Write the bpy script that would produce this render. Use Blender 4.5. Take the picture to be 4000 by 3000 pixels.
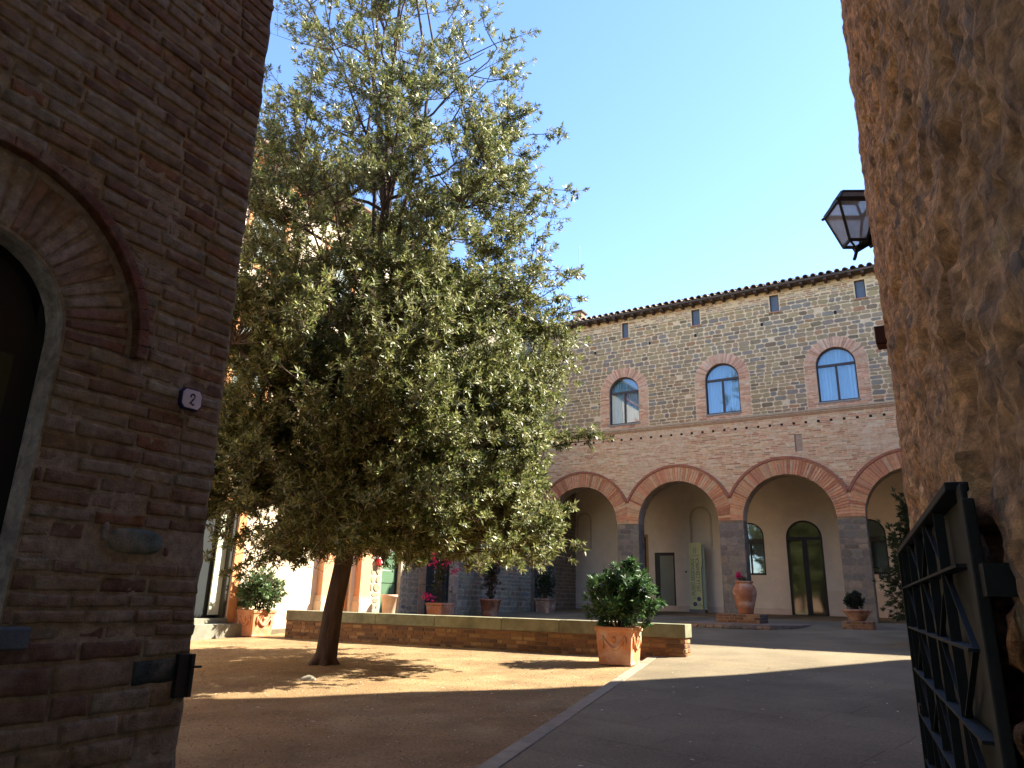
import bpy, math, random
import numpy as np
from math import sin, cos, pi, radians, sqrt, atan2, asin, hypot
from mathutils import Vector, Matrix, noise

for o in list(bpy.data.objects): bpy.data.objects.remove(o)
SC = bpy.context.scene
COL = SC.collection
random.seed(7)
RNG = np.random.default_rng(7)

# ------------------------------------------------------------------ camera
PITCH, ROLL, YAW = radians(16.7), radians(1.4), radians(31.5)
hd = Vector((-sin(YAW), cos(YAW), 0)); rt = Vector((cos(YAW), sin(YAW), 0)); upv = Vector((0, 0, 1))
fw = hd*cos(PITCH) + upv*sin(PITCH); u0 = upv*cos(PITCH) - hd*sin(PITCH)
cx = rt*cos(ROLL) + u0*sin(ROLL); cy = u0*cos(ROLL) - rt*sin(ROLL)
cd = bpy.data.cameras.new('camera'); cam = bpy.data.objects.new('camera', cd); COL.objects.link(cam)
M = Matrix.Identity(4)
for i in range(3):
    M[i][0] = cx[i]; M[i][1] = cy[i]; M[i][2] = -fw[i]
M[2][3] = 1.35
cam.matrix_world = M
cd.sensor_width = 36; cd.lens = 25.2; cd.clip_start = 0.05; cd.clip_end = 2000
SC.camera = cam

# ------------------------------------------------------------------ light
SUN = Vector((0.80, 0.72, 1.0)).normalized()
w = bpy.data.worlds.new("World"); SC.world = w; w.use_nodes = True
nt = w.node_tree; bg = nt.nodes['Background']
sky = nt.nodes.new('ShaderNodeTexSky'); sky.sky_type = 'NISHITA'; sky.sun_disc = False
sky.sun_elevation = asin(SUN.z); sky.sun_rotation = atan2(SUN.x, SUN.y)
sky.air_density = 1.0; sky.dust_density = 0.1; sky.ozone_density = 1.6; sky.altitude = 600
hsv = nt.nodes.new('ShaderNodeHueSaturation'); hsv.inputs['Saturation'].default_value = 1.12; hsv.inputs['Hue'].default_value = .509
nt.links.new(sky.outputs[0], hsv.inputs['Color']); nt.links.new(hsv.outputs[0], bg.inputs[0]); bg.inputs[1].default_value = 0.112
sd = bpy.data.lights.new('sun', 'SUN'); sd.energy = 5.0; sd.angle = radians(0.5); sd.color = (1.0, 0.92, 0.79)
so = bpy.data.objects.new('sun', sd); COL.objects.link(so)
so.rotation_mode = 'QUATERNION'; so.rotation_quaternion = SUN.to_track_quat('Z', 'Y')
SC.view_settings.view_transform = 'Standard'; SC.view_settings.look = 'None'
SC.view_settings.gamma = 1; SC.view_settings.exposure = 2.25
SC.cycles.max_bounces = 8; SC.cycles.diffuse_bounces = 5

# ------------------------------------------------------------------ materials
def pmat(name, color=(.5, .5, .5), rough=.85, attr=False, var=.25, scale=8, bump=.3, bscale=40, metal=0,
         stretch=(1, 1, 1), trans=0, tint=None, blot=0, bdist=.01, spec=.3, coord='Object'):
    m = bpy.data.materials.new(name); m.use_nodes = True
    n = m.node_tree.nodes; l = m.node_tree.links; b = n['Principled BSDF']
    b.inputs['Roughness'].default_value = rough; b.inputs['Metallic'].default_value = metal
    b.inputs['Specular IOR Level'].default_value = spec
    tc = n.new('ShaderNodeTexCoord'); mp = n.new('ShaderNodeMapping'); mp.inputs['Scale'].default_value = stretch
    l.new(tc.outputs[coord], mp.inputs[0])
    nz = n.new('ShaderNodeTexNoise'); nz.inputs['Scale'].default_value = scale; nz.inputs['Detail'].default_value = 6
    nz.inputs['Roughness'].default_value = .65
    l.new(mp.outputs[0], nz.inputs[0])
    mr = n.new('ShaderNodeMapRange'); mr.inputs[1].default_value = .25; mr.inputs[2].default_value = .75
    mr.inputs[3].default_value = 1-var; mr.inputs[4].default_value = 1+var
    l.new(nz.outputs[0], mr.inputs[0])
    mix = n.new('ShaderNodeMix'); mix.data_type = 'RGBA'; mix.blend_type = 'MULTIPLY'; mix.inputs[0].default_value = 1
    if attr:
        at = n.new('ShaderNodeAttribute'); at.attribute_name = 'col'; src = at.outputs['Color']
    else:
        rgb = n.new('ShaderNodeRGB'); rgb.outputs[0].default_value = (*color, 1); src = rgb.outputs[0]
    if tint is not None:
        n2 = n.new('ShaderNodeTexNoise'); n2.inputs['Scale'].default_value = blot or scale*.25; n2.inputs['Detail'].default_value = 5
        l.new(mp.outputs[0], n2.inputs[0])
        r2 = n.new('ShaderNodeMapRange'); r2.inputs[1].default_value = .48; r2.inputs[2].default_value = .64; r2.inputs[4].default_value = .6
        l.new(n2.outputs[0], r2.inputs[0])
        m2 = n.new('ShaderNodeMix'); m2.data_type = 'RGBA'
        l.new(r2.outputs[0], m2.inputs[0]); l.new(src, m2.inputs[6]); m2.inputs[7].default_value = (*tint, 1); src = m2.outputs[2]
    l.new(src, mix.inputs[6]); l.new(mr.outputs[0], mix.inputs[7])
    l.new(mix.outputs[2], b.inputs['Base Color'])
    if bump:
        nb = n.new('ShaderNodeTexNoise'); nb.inputs['Scale'].default_value = bscale; nb.inputs['Detail'].default_value = 8
        nb.inputs['Roughness'].default_value = .7
        l.new(mp.outputs[0], nb.inputs[0])
        bp = n.new('ShaderNodeBump'); bp.inputs['Strength'].default_value = bump; bp.inputs['Distance'].default_value = bdist
        l.new(nb.outputs[0], bp.inputs['Height']); l.new(bp.outputs[0], b.inputs['Normal'])
    if trans:
        out = n['Material Output']; tr = n.new('ShaderNodeBsdfTranslucent'); ms = n.new('ShaderNodeMixShader')
        ms.inputs[0].default_value = trans
        l.new(mix.outputs[2], tr.inputs[0]); l.new(b.outputs[0], ms.inputs[1]); l.new(tr.outputs[0], ms.inputs[2])
        l.new(ms.outputs[0], out.inputs[0])
    return m

def glassmat(name, tint=(.5, .6, .6), fac=.5, rough=.02):
    m = bpy.data.materials.new(name); m.use_nodes = True
    n = m.node_tree.nodes; l = m.node_tree.links
    n.remove(n['Principled BSDF'])
    t = n.new('ShaderNodeBsdfTransparent'); t.inputs[0].default_value = (*tint, 1)
    g = n.new('ShaderNodeBsdfGlossy'); g.inputs['Roughness'].default_value = rough; g.inputs[0].default_value = (1, 1, 1, 1)
    nz = n.new('ShaderNodeTexNoise'); nz.inputs['Scale'].default_value = 1.5
    bp = n.new('ShaderNodeBump'); bp.inputs['Strength'].default_value = .04; bp.inputs['Distance'].default_value = .05
    l.new(nz.outputs[0], bp.inputs['Height']); l.new(bp.outputs[0], g.inputs['Normal'])
    ms = n.new('ShaderNodeMixShader'); ms.inputs[0].default_value = fac
    l.new(t.outputs[0], ms.inputs[1]); l.new(g.outputs[0], ms.inputs[2]); l.new(ms.outputs[0], n['Material Output'].inputs[0])
    return m

MT = {}
MT['masonry'] = pmat('masonry', attr=True, rough=.92, var=.22, scale=9, bump=.5, bscale=45, bdist=.012)
MT['smeared_brick'] = pmat('smeared_brick', attr=True, rough=.92, var=.20, scale=9, bump=.4, bscale=45, bdist=.01, tint=(.66, .50, .32), blot=.55)
MT['old_brick'] = pmat('old_brick', attr=True, rough=.95, var=.5, scale=22, bump=1, bscale=110, bdist=.010, tint=(.33, .275, .19), blot=5)
MT['plaster'] = pmat('plaster', attr=True, rough=.9, var=.1, scale=2.2, bump=.15, bscale=30)
MT['roof_tile'] = pmat('roof_tile', attr=True, rough=.9, var=.35, scale=6, bump=.4, bscale=30)
MT['terracotta'] = pmat('terracotta', attr=True, rough=.8, var=.22, scale=7, bump=.25, bscale=50, blot=4, tint=(.58, .42, .31))
MT['black_metal'] = pmat('black_metal', (.012, .014, .013), rough=.45, var=.3, scale=20, bump=.1, spec=.5)
MT['gate_metal'] = pmat('gate_metal', (.009, .011, .009), rough=.62, var=.5, scale=14, bump=.2, bscale=80, spec=.3)
MT['paint'] = pmat('paint', attr=True, rough=.5, var=.12, scale=6, bump=.1, bscale=60, spec=.4)
MT['wood'] = pmat('wood', attr=True, rough=.65, var=.3, scale=5, bump=.2, bscale=40, stretch=(6, 6, 1))
MT['leaf'] = pmat('leaf', attr=True, rough=.46, var=.15, scale=3, bump=0, trans=.28, spec=.4)
MT['bark'] = pmat('bark', (.075, .05, .034), rough=.95, var=.5, scale=9, bump=.9, bscale=22, stretch=(1, 1, .25), bdist=.03)
MT['soil'] = pmat('soil', (.06, .04, .025), rough=1, var=.4, scale=20, bump=.8, bscale=60)
MT['stone_slab'] = pmat('stone_slab', (.21, .20, .15), rough=.9, var=.3, scale=6, bump=.35, bscale=60, tint=(.15, .15, .11))
MT['coping_stone'] = pmat('coping_stone', attr=True, rough=.9, var=.35, scale=5, bump=.35, bscale=50, tint=(.12, .11, .065), blot=2)
MT['cloth'] = pmat('cloth', (.66, .67, .60), rough=.9, var=.06, scale=3, bump=0)
MT['window_glass'] = glassmat('window_glass', (.72, .86, .95), .09)
MT['door_glass'] = glassmat('door_glass', (.55, .62, .60), .10, .06)
MT['lamp_glass'] = pmat('lamp_glass', (.72, .74, .80), rough=.35, var=.15, scale=20, bump=.4, bscale=60, trans=.6)
def lampglass():
    m = MT['lamp_glass']; n = m.node_tree.nodes; l = m.node_tree.links; out = n['Material Output']
    src = out.inputs[0].links[0].from_socket; t = n.new('ShaderNodeBsdfTransparent'); t.inputs[0].default_value = (.92, .88, .82, 1)
    ms = n.new('ShaderNodeMixShader'); ms.inputs[0].default_value = .55; l.new(src, ms.inputs[1]); l.new(t.outputs[0], ms.inputs[2]); l.new(ms.outputs[0], out.inputs[0])
lampglass()
MT['frosted_glass'] = pmat('frosted_glass', (.13, .185, .17), rough=.3, bump=0, var=.08, scale=2, spec=.4)
MT['dark_room'] = pmat('dark_room', (.05, .048, .042), rough=1, bump=0)

# ------------------------------------------------------------------ mesh helper
class MB:
    def __init__(s): s.v = []; s.f = []; s.c = []
    def add(s, vs, fs, col=(.5, .5, .5)):
        b = len(s.v); s.v.extend([tuple(p) for p in vs])
        for f in fs: s.f.append(tuple(b+i for i in f)); s.c.append(col)
    def box(s, a, b, col=(.5, .5, .5), fr=None, rz=0, cen=None):
        x0, y0, z0 = a; x1, y1, z1 = b
        P = [(x0, y0, z0), (x1, y0, z0), (x1, y1, z0), (x0, y1, z0), (x0, y0, z1), (x1, y0, z1), (x1, y1, z1), (x0, y1, z1)]
        F = [(0, 3, 2, 1), (4, 5, 6, 7), (0, 1, 5, 4), (1, 2, 6, 5), (2, 3, 7, 6), (3, 0, 4, 7)]
        if rz:
            c0, s0 = cos(rz), sin(rz); mx, my = cen or ((x0+x1)/2, (y0+y1)/2)
            P = [(mx+(x-mx)*c0-(y-my)*s0, my+(x-mx)*s0+(y-my)*c0, z) for x, y, z in P]
        if fr: P = [fr(*p) for p in P]
        s.add(P, F, col)
    def bar(s, p, q, wx, wy, col=(.5, .5, .5), ref=(0, 0, 1)):
        p = Vector(p); q = Vector(q); d = (q-p).normalized(); r = Vector(ref)
        if abs(d.dot(r)) > .98: r = Vector((1, 0, 0))
        a = d.cross(r).normalized(); b = a.cross(d).normalized()
        P = [e+a*i*wx/2+b*j*wy/2 for e in (p, q) for i, j in ((-1, -1), (1, -1), (1, 1), (-1, 1))]
        s.add(P, [(0, 3, 2, 1), (4, 5, 6, 7), (0, 1, 5, 4), (1, 2, 6, 5), (2, 3, 7, 6), (3, 0, 4, 7)], col)
    def tube(s, pts, rad, n=8, col=(.5, .5, .5), cap=True):
        pts = [Vector(p) for p in pts]; k = len(pts); b = len(s.v)
        if not hasattr(rad, '__len__'): rad = [rad]*k
        a = None
        for i in range(k):
            d = (pts[min(i+1, k-1)]-pts[max(i-1, 0)]).normalized()
            if a is None:
                r = Vector((0, 0, 1)) if abs(d.z) < .9 else Vector((1, 0, 0)); a = d.cross(r).normalized()
            else: a = (a-d*a.dot(d)).normalized()
            c = d.cross(a)
            for j in range(n):
                t = 2*pi*j/n; s.v.append(tuple(pts[i]+(a*cos(t)+c*sin(t))*rad[i]))
        for i in range(k-1):
            for j in range(n):
                s.f.append((b+i*n+j, b+i*n+(j+1) % n, b+(i+1)*n+(j+1) % n, b+(i+1)*n+j)); s.c.append(col)
        if cap:
            s.f.append(tuple(b+j for j in range(n))[::-1]); s.c.append(col)
            s.f.append(tuple(b+(k-1)*n+j for j in range(n))); s.c.append(col)
    def lathe(s, prof, cen, n=24, col=(.5, .5, .5)):
        b = len(s.v); k = len(prof)
        for r, z in prof:
            for j in range(n):
                t = 2*pi*j/n; s.v.append((cen[0]+r*cos(t), cen[1]+r*sin(t), cen[2]+z))
        for i in range(k-1):
            for j in range(n):
                s.f.append((b+i*n+j, b+i*n+(j+1) % n, b+(i+1)*n+(j+1) % n, b+(i+1)*n+j)); s.c.append(col)
    def prism(s, poly, w0, w1, fr, col=(.5, .5, .5), back=True):
        n = len(poly); P = [fr(u, v, w0) for u, v in poly]+[fr(u, v, w1) for u, v in poly]
        F = [tuple(range(n, 2*n))]+[(i, (i+1) % n, n+(i+1) % n, n+i) for i in range(n)]
        if back: F.append(tuple(range(n))[::-1])
        s.add(P, F, col)
    def build(s, name, mat, parent=None, smooth=False, bevel=0):
        me = bpy.data.meshes.new(name); me.from_pydata(s.v, [], s.f); me.update()
        at = me.attributes.new('col', 'FLOAT_COLOR', 'CORNER')
        tot = np.empty(len(me.polygons), dtype=np.int32); me.polygons.foreach_get('loop_total', tot)
        ca = np.ones((len(s.f), 4), dtype=np.float32); ca[:, :3] = np.array(s.c, dtype=np.float32).reshape(-1, 3)
        at.data.foreach_set('color', np.repeat(ca, tot, axis=0).ravel())
        if smooth: me.polygons.foreach_set('use_smooth', [True]*len(me.polygons))
        me.materials.append(MT[mat] if isinstance(mat, str) else mat)
        o = bpy.data.objects.new(name, me); COL.objects.link(o)
        if parent: o.parent = parent
        if bevel:
            bv = o.modifiers.new('b', 'BEVEL'); bv.width = bevel; bv.segments = 2; bv.limit_method = 'ANGLE'
        return o

def thing(name, label, cat, loc=(0, 0, 0), group=None, rz=0):
    o = bpy.data.objects.new(name, None); COL.objects.link(o); o.location = loc; o.rotation_euler = (0, 0, rz)
    o.empty_display_size = .2
    o['label'] = label; o['category'] = cat
    if group: o['group'] = group
    return o
def tag(o, label, cat, group=None):
    o['label'] = label; o['category'] = cat
    if group: o['group'] = group
    return o
def kind(o, k): o['kind'] = k; return o

def frame(origin, ud):
    o = Vector(origin); u = Vector((ud[0], ud[1], 0)).normalized(); n = u.cross(Vector((0, 0, 1)))
    return lambda a, b, c: tuple(o+u*a+n*c+Vector((0, 0, b)))

def jc(c, a=.12, hue=.04):
    k = 1+random.uniform(-a, a)
    return tuple(max(.004, x*k*(1+random.uniform(-hue, hue))) for x in c)
def pick(pal):
    t = random.random()*sum(p[0] for p in pal)
    for wgt, c in pal:
        t -= wgt
        if t <= 0: return jc(c)
    return jc(pal[-1][1])

# ------------------------------------------------------------------ wall with openings
# opening = dict(a,b,lo,sp,kind): straight to height sp, then a round head of radius (b-a)/2 when arch
def head(o, u):
    if o.get('arch'):
        c = (o['a']+o['b'])/2; r = (o['b']-o['a'])/2; d = max(0, r*r-(u-c)**2); return o['sp']+sqrt(d)*o.get('flat', 1)
    return o['sp']
def wall(mb, fr, u0, u1, v0, v1, ops, col, thick=.4, w=0, rcol=None):
    us = {u0, u1}
    for o in ops:
        k = 14 if o.get('arch') else 1
        for i in range(k+1):
            c = (o['a']+o['b'])/2; r = (o['b']-o['a'])/2
            us.add(c-r*cos(pi*i/k) if o.get('arch') else (o['a'], o['b'])[i])
    us = sorted(x for x in us if u0-1e-6 <= x <= u1+1e-6)
    for a, b in zip(us, us[1:]):
        if b-a < 1e-5: continue
        m = (a+b)/2; st = sorted([o for o in ops if o['a'] < m < o['b']], key=lambda o: o['lo'])
        lo = (v0, v0)
        for o in st+[None]:
            hi = (o['lo'], o['lo']) if o else (v1, v1)
            if hi[0] > lo[0]+1e-5 or hi[1] > lo[1]+1e-5:
                mb.add([fr(a, lo[0], w), fr(b, lo[1], w), fr(b, hi[1], w), fr(a, hi[0], w)], [(0, 1, 2, 3)], col)
            if o: lo = (head(o, a), head(o, b))
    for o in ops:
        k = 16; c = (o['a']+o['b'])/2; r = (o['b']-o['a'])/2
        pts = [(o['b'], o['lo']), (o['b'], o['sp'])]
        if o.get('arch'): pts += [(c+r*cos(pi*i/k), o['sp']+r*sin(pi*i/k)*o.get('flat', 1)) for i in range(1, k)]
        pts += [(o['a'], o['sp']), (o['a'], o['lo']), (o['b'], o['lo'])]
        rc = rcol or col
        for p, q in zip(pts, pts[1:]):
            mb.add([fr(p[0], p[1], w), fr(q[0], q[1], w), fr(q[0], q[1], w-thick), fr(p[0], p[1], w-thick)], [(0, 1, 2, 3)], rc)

def courses(mb, fr, u0, u1, v0, v1, ch, lw, pal, ops=(), margin=0, gap=.012, h=.012, jit=.004, w=0, sub=.0, chv=0., free=None, skip=.0):
    v = v0; row = 0
    while v < v1-.015:
        hh = min(ch*(1+random.uniform(-chv, chv)), v1-v); vm = v+hh/2
        spans = [(u0, u1)]
        for o in ops:
            mg = o.get('m', margin); a = b = None
            c = (o['a']+o['b'])/2; r = (o['b']-o['a'])/2+mg
            if o.get('arch'):
                if o['lo']-mg*o.get('mb', 0) < vm <= o['sp']: a, b = c-r, c+r
                elif o['sp'] < vm < o['sp']+r: dd = sqrt(r*r-(vm-o['sp'])**2); a, b = c-dd, c+dd
            elif o['lo']-mg < vm < o['sp']+mg: a, b = c-r, c+r
            if a is not None:
                ns = []
                for p, q in spans:
                    if b <= p or a >= q: ns.append((p, q)); continue
                    if a > p: ns.append((p, a))
                    if b < q: ns.append((b, q))
                spans = ns
        for p, q in spans:
            x = p-(random.random()*lw*.6 if p == u0 else 0)
            while x < q-.02:
                L = lw*random.uniform(.6, 1.35) if sub else lw*random.choice((1, 1, .5, .95))
                x2 = min(x+L, q)
                if q-x2 < lw*.25: x2 = q
                xa = max(x, p)
                if x2-xa > gap*1.5 and random.random() > skip:
                    block(mb, fr, xa+gap/2, x2-gap/2, v+gap/2, v+hh-gap/2, h*random.uniform(.6, 1.3), pick(pal), jit, w, sub)
                x = x2
        v += hh; row += 1
def block(mb, fr, a, b, c, d, h, col, jit, w=0, rnd=0):
    j = lambda: random.uniform(-jit, jit)
    if rnd:
        k = min(b-a, d-c)*.28
        poly = [(a+k+j(), c+j()), (b-k+j(), c+j()), (b+j(), c+k+j()), (b+j(), d-k+j()), (b-k+j(), d+j()), (a+k+j(), d+j()), (a+j(), d-k+j()), (a+j(), c+k+j())]
    else: poly = [(a+j(), c+j()), (b+j(), c+j()), (b+j(), d+j()), (a+j(), d+j())]
    n = len(poly); mu = sum(p[0] for p in poly)/n; mv = sum(p[1] for p in poly)/n
    ins = .004
    top = [(u+(mu-u)*min(.3, ins*2/(abs(mu-u)+.02)), v+(mv-v)*min(.3, ins*2/(abs(mv-v)+.02))) for u, v in poly]
    P = [fr(u, v, w-.01) for u, v in poly]+[fr(u, v, w+h+random.uniform(-.002, .002)) for u, v in top]
    mb.add(P, [tuple(range(n, 2*n))]+[(i, (i+1) % n, n+(i+1) % n, n+i) for i in range(n)], col)
def ring(mb, fr, cx_, cz, r0, r1, a0, a1, n, pal, w=0, h=.03, gap=.012, lim=None, back=True):
    for i in range(n):
        t0 = a0+(a1-a0)*i/n; t1 = a0+(a1-a0)*(i+1)/n; g = gap/2/((r0+r1)/2)
        t0 += g; t1 -= g
        P = []
        for t, r in ((t0, r0), (t1, r0), (t1, r1), (t0, r1)):
            if lim and r == r1: r = min(r1, lim/max(1e-3, abs(cos(t))))
            P.append((cx_+r*cos(t), cz+r*sin(t)))
        hh = h*random.uniform(.75, 1.15)
        mb.prism(P, w-.01, w+hh, fr, pick(pal), back=False)

# ------------------------------------------------------------------ ground
def gz(x, y): return .036*y
def hgt(x, y):
    z = gz(x, y)
    if y > 2 and y < 14 and x < -2: z += .022*noise.noise(Vector((x*.55, y*.55, 3)))+.008*noise.noise(Vector((x*2.1, y*2.1, 1)))
    return z
def kerbx(y):   # left edge of the paved path
    return -2.10+(y-0)*(-2.74/13.13)
g = MB()
xs = sorted(set([-70, -40, -25]+[round(-16+i*.25, 3) for i in range(0, 65)]+[2, 6, 12, 25, 50, 70]))
ys = sorted(set([-60, -30, -10, -4]+[round(-1+i*.25, 3) for i in range(0, 61)]+[16, 20, 25, 32, 50, 80]))
idx = {}
for j, y in enumerate(ys):
    for i, x in enumerate(xs):
        idx[i, j] = len(g.v); g.v.append((x, y, hgt(x, y)))
for j in range(len(ys)-1):
    for i in range(len(xs)-1):
        g.f.append((idx[i, j], idx[i+1, j], idx[i+1, j+1], idx[i, j+1])); g.c.append((.5, .5, .5))
def gravelmat():
    m = pmat('gravel', (.27, .17, .075), rough=1, var=.34, scale=1.6, bump=0, tint=(.35, .255, .125), blot=1.1)
    n = m.node_tree.nodes; l = m.node_tree.links; b = n['Principled BSDF']
    tc = n.new('ShaderNodeTexCoord')
    base = [x for x in n if x.type == 'MIX'][-1]
    nf = n.new('ShaderNodeTexNoise'); nf.inputs['Scale'].default_value = 38; nf.inputs['Detail'].default_value = 9; nf.inputs['Roughness'].default_value = .8
    l.new(tc.outputs['Object'], nf.inputs[0])
    mr = n.new('ShaderNodeMapRange'); mr.inputs[1].default_value = .3; mr.inputs[2].default_value = .72; mr.inputs[3].default_value = .45; mr.inputs[4].default_value = 1.5
    l.new(nf.outputs[0], mr.inputs[0])
    mx = n.new('ShaderNodeMix'); mx.data_type = 'RGBA'; mx.blend_type = 'MULTIPLY'; mx.inputs[0].default_value = 1
    src = b.inputs['Base Color'].links[0].from_socket
    l.new(src, mx.inputs[6]); l.new(mr.outputs[0], mx.inputs[7]); l.new(mx.outputs[2], b.inputs['Base Color'])
    bp = n.new('ShaderNodeBump'); bp.inputs['Strength'].default_value = 1; bp.inputs['Distance'].default_value = .03
    l.new(nf.outputs[0], bp.inputs['Height']); l.new(bp.outputs[0], b.inputs['Normal'])
    return m
kind(g.build('ground', gravelmat(), smooth=True), 'structure')

def pavemat():
    m = bpy.data.materials.new('paving'); m.use_nodes = True
    n = m.node_tree.nodes; l = m.node_tree.links; b = n['Principled BSDF']; b.inputs['Roughness'].default_value = .9; b.inputs['Specular IOR Level'].default_value = .1
    tc = n.new('ShaderNodeTexCoord'); mp = n.new('ShaderNodeMapping'); mp.inputs['Rotation'].default_value = (0, 0, radians(12))
    l.new(tc.outputs['Object'], mp.inputs[0])
    nd = n.new('ShaderNodeTexNoise'); nd.inputs['Scale'].default_value = 1.4; l.new(mp.outputs[0], nd.inputs[0])
    ad = n.new('ShaderNodeMix'); ad.data_type = 'VECTOR'; ad.inputs[0].default_value = .10
    l.new(mp.outputs[0], ad.inputs[4]); l.new(nd.outputs['Color'], ad.inputs[5])
    bk = n.new('ShaderNodeTexBrick'); bk.inputs['Scale'].default_value = 1; bk.inputs['Brick Width'].default_value = 1.3; bk.inputs['Row Height'].default_value = .6; bk.offset = .37; bk.squash = 1.4; bk.squash_frequency = 3
    bk.inputs['Mortar Size'].default_value = .006; bk.inputs['Mortar Smooth'].default_value = .4
    bk.inputs['Color1'].default_value = (.18, .145, .09, 1); bk.inputs['Color2'].default_value = (.16, .13, .083, 1); bk.inputs['Mortar'].default_value = (.115, .092, .06, 1)
    l.new(ad.outputs[1], bk.inputs[0])
    nf = n.new('ShaderNodeTexNoise'); nf.inputs['Scale'].default_value = 45; nf.inputs['Detail'].default_value = 8; nf.inputs['Roughness'].default_value = .8
    l.new(tc.outputs['Object'], nf.inputs[0])
    mr = n.new('ShaderNodeMapRange'); mr.inputs[1].default_value = .3; mr.inputs[2].default_value = .7; mr.inputs[3].default_value = .55; mr.inputs[4].default_value = 1.45
    l.new(nf.outputs[0], mr.inputs[0])
    n3 = n.new('ShaderNodeTexNoise'); n3.inputs['Scale'].default_value = .9; n3.inputs['Detail'].default_value = 4; l.new(tc.outputs['Object'], n3.inputs[0])
    m3 = n.new('ShaderNodeMapRange'); m3.inputs[1].default_value = .35; m3.inputs[2].default_value = .65; m3.inputs[3].default_value = .82; m3.inputs[4].default_value = 1.15
    l.new(n3.outputs[0], m3.inputs[0])
    q = n.new('ShaderNodeMath'); q.operation = 'MULTIPLY'; l.new(mr.outputs[0], q.inputs[0]); l.new(m3.outputs[0], q.inputs[1])
    mx = n.new('ShaderNodeMix'); mx.data_type = 'RGBA'; mx.blend_type = 'MULTIPLY'; mx.inputs[0].default_value = 1
    l.new(bk.outputs[0], mx.inputs[6]); l.new(q.outputs[0], mx.inputs[7]); l.new(mx.outputs[2], b.inputs['Base Color'])
    bp = n.new('ShaderNodeBump'); bp.inputs['Strength'].default_value = .35; bp.inputs['Distance'].default_value = .01
    s1 = n.new('ShaderNodeMath'); s1.operation = 'SUBTRACT'; l.new(nf.outputs[0], s1.inputs[0]); l.new(bk.outputs['Fac'], s1.inputs[1])
    l.new(s1.outputs[0], bp.inputs['Height']); l.new(bp.outputs[0], b.inputs['Normal'])
    return m
p = MB()
def slab(poly, off, mb, col, low=.12):
    n = len(poly); P = [(x, y, gz(x, y)+off) for x, y in poly]+[(x, y, gz(x, y)+off-low) for x, y in poly]
    mb.add(P, [tuple(range(n))]+[(i, n+i, n+(i+1) % n, (i+1) % n) for i in range(n)], col)
slab([(kerbx(-8)+.16, -8), (4, -8), (4, 12.86), (kerbx(12.86)+.16, 12.86)], .045, p, (.2, .2, .2))
slab([(-14.6, 12.862), (4, 12.862), (4, 24.6), (-14.6, 24.6)], .045, p, (.2, .2, .2))
slab([(-14.6, 6), (-13.95, 6), (-13.95, 12.858), (-14.6, 12.858)], .085, p, (.2, .2, .2), .2)
kind(p.build('pavement', pavemat()), 'structure')
k = MB(); y = -6.0
while y < 12.3:
    L = random.uniform(.7, 1.05); y2 = min(y+L, 12.3)
    poly = [(kerbx(y)+.002, y), (kerbx(y)+.155, y), (kerbx(y2)+.155, y2-.008), (kerbx(y2)+.002, y2-.008)]
    slab(poly, .050+random.uniform(-.003, .003), k, jc((.22, .19, .13), .1), .14); y = y2
kind(k.build('kerb', 'masonry', bevel=.008), 'structure')

# ------------------------------------------------------------------ arcaded building
AF = frame((0, 25, 0), (1, 0)); AX = 'museum'
arc = thing('arcaded_building', 'long two storey stone and brick cloister building with round arches and tiled roof', 'building', (-6, 25, .9))
def kid(mb, name, mat, par, **k):
    o = mb.build(name, mat, None, **k); o.parent = par
    return o
class Par:  # parents keep world placement
    pass
def pl(o, par):
    o.parent = par
    r = par; m = Matrix.Identity(4)
    ch = []
    while r: ch.append(r); r = r.parent
    for r in ch[::-1]:
        m = m @ r.matrix_parent_inverse @ r.matrix_basis
    o.matrix_parent_inverse = m.inverted()
    return o
def part(mb, name, mat, par, **kw): return pl(mb.build(name, mat, None, **kw), par)

BP = [(5, (.60, .33, .18)), (4, (.65, .41, .225)), (2, (.48, .22, .12)), (4, (.68, .49, .29)), (1, (.42, .29, .16))]
BA = [(5, (.60, .275, .135)), (4, (.64, .34, .175)), (2, (.46, .185, .09)), (1.5, (.62, .40, .22))]
SP = [(4, (.38, .28, .15)), (4, (.33, .25, .15)), (2.4, (.27, .23, .175)), (2.5, (.43, .31, .16)), (1, (.42, .24, .12)), (1, (.23, .17, .10))]
PIERX = [-14.35, -10.6, -6.85, -3.10, .65]; PW = .815; SPR = 4.086; RI = (3.75-PW)/2
arches = [dict(a=PIERX[i]+PW, b=PIERX[i+1], lo=.85, sp=SPR, arch=True) for i in range(4)]
bw = MB()
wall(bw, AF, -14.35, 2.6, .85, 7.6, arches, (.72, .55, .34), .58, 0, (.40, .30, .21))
bops = [dict(o, m=.56) for o in arches]
for u, v in ((-4.12, 6.3),):
    bops.append(dict(a=u, b=u+.2, lo=v, sp=v+.54, m=0))
holes = []
u = -13.9
while u < 1.4:
    holes.append(dict(a=u, b=u+.085, lo=7.21, sp=7.29, m=.0)); u += .39*random.uniform(.985, 1.015)
class _o: pass
def brick_zone(mb, v0, v1):
    courses(mb, AF, -14.35, 2.6, v0, v1, .0615, .27, BP, bops+holes, 0, .011, .007, .003, chv=.02, skip=.10)
brick_zone(bw, SPR+.0, 7.5)
part(bw, 'brick_wall', 'smeared_brick', arc)
for o in holes:
    hm = MB(); hm.box((o['a'], .002, o['lo']), (o['b'], .004, o['sp']), (.02, .014, .01), lambda x, y, z: AF(x, z, y)); part(hm, 'beam_hole', 'masonry', arc)
hm = MB(); hm.box((-4.12, .0025, 6.3), (-3.92, .0045, 6.84), (.40, .29, .19), lambda x, y, z: AF(x, z, y))
nf_ = hm
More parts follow.
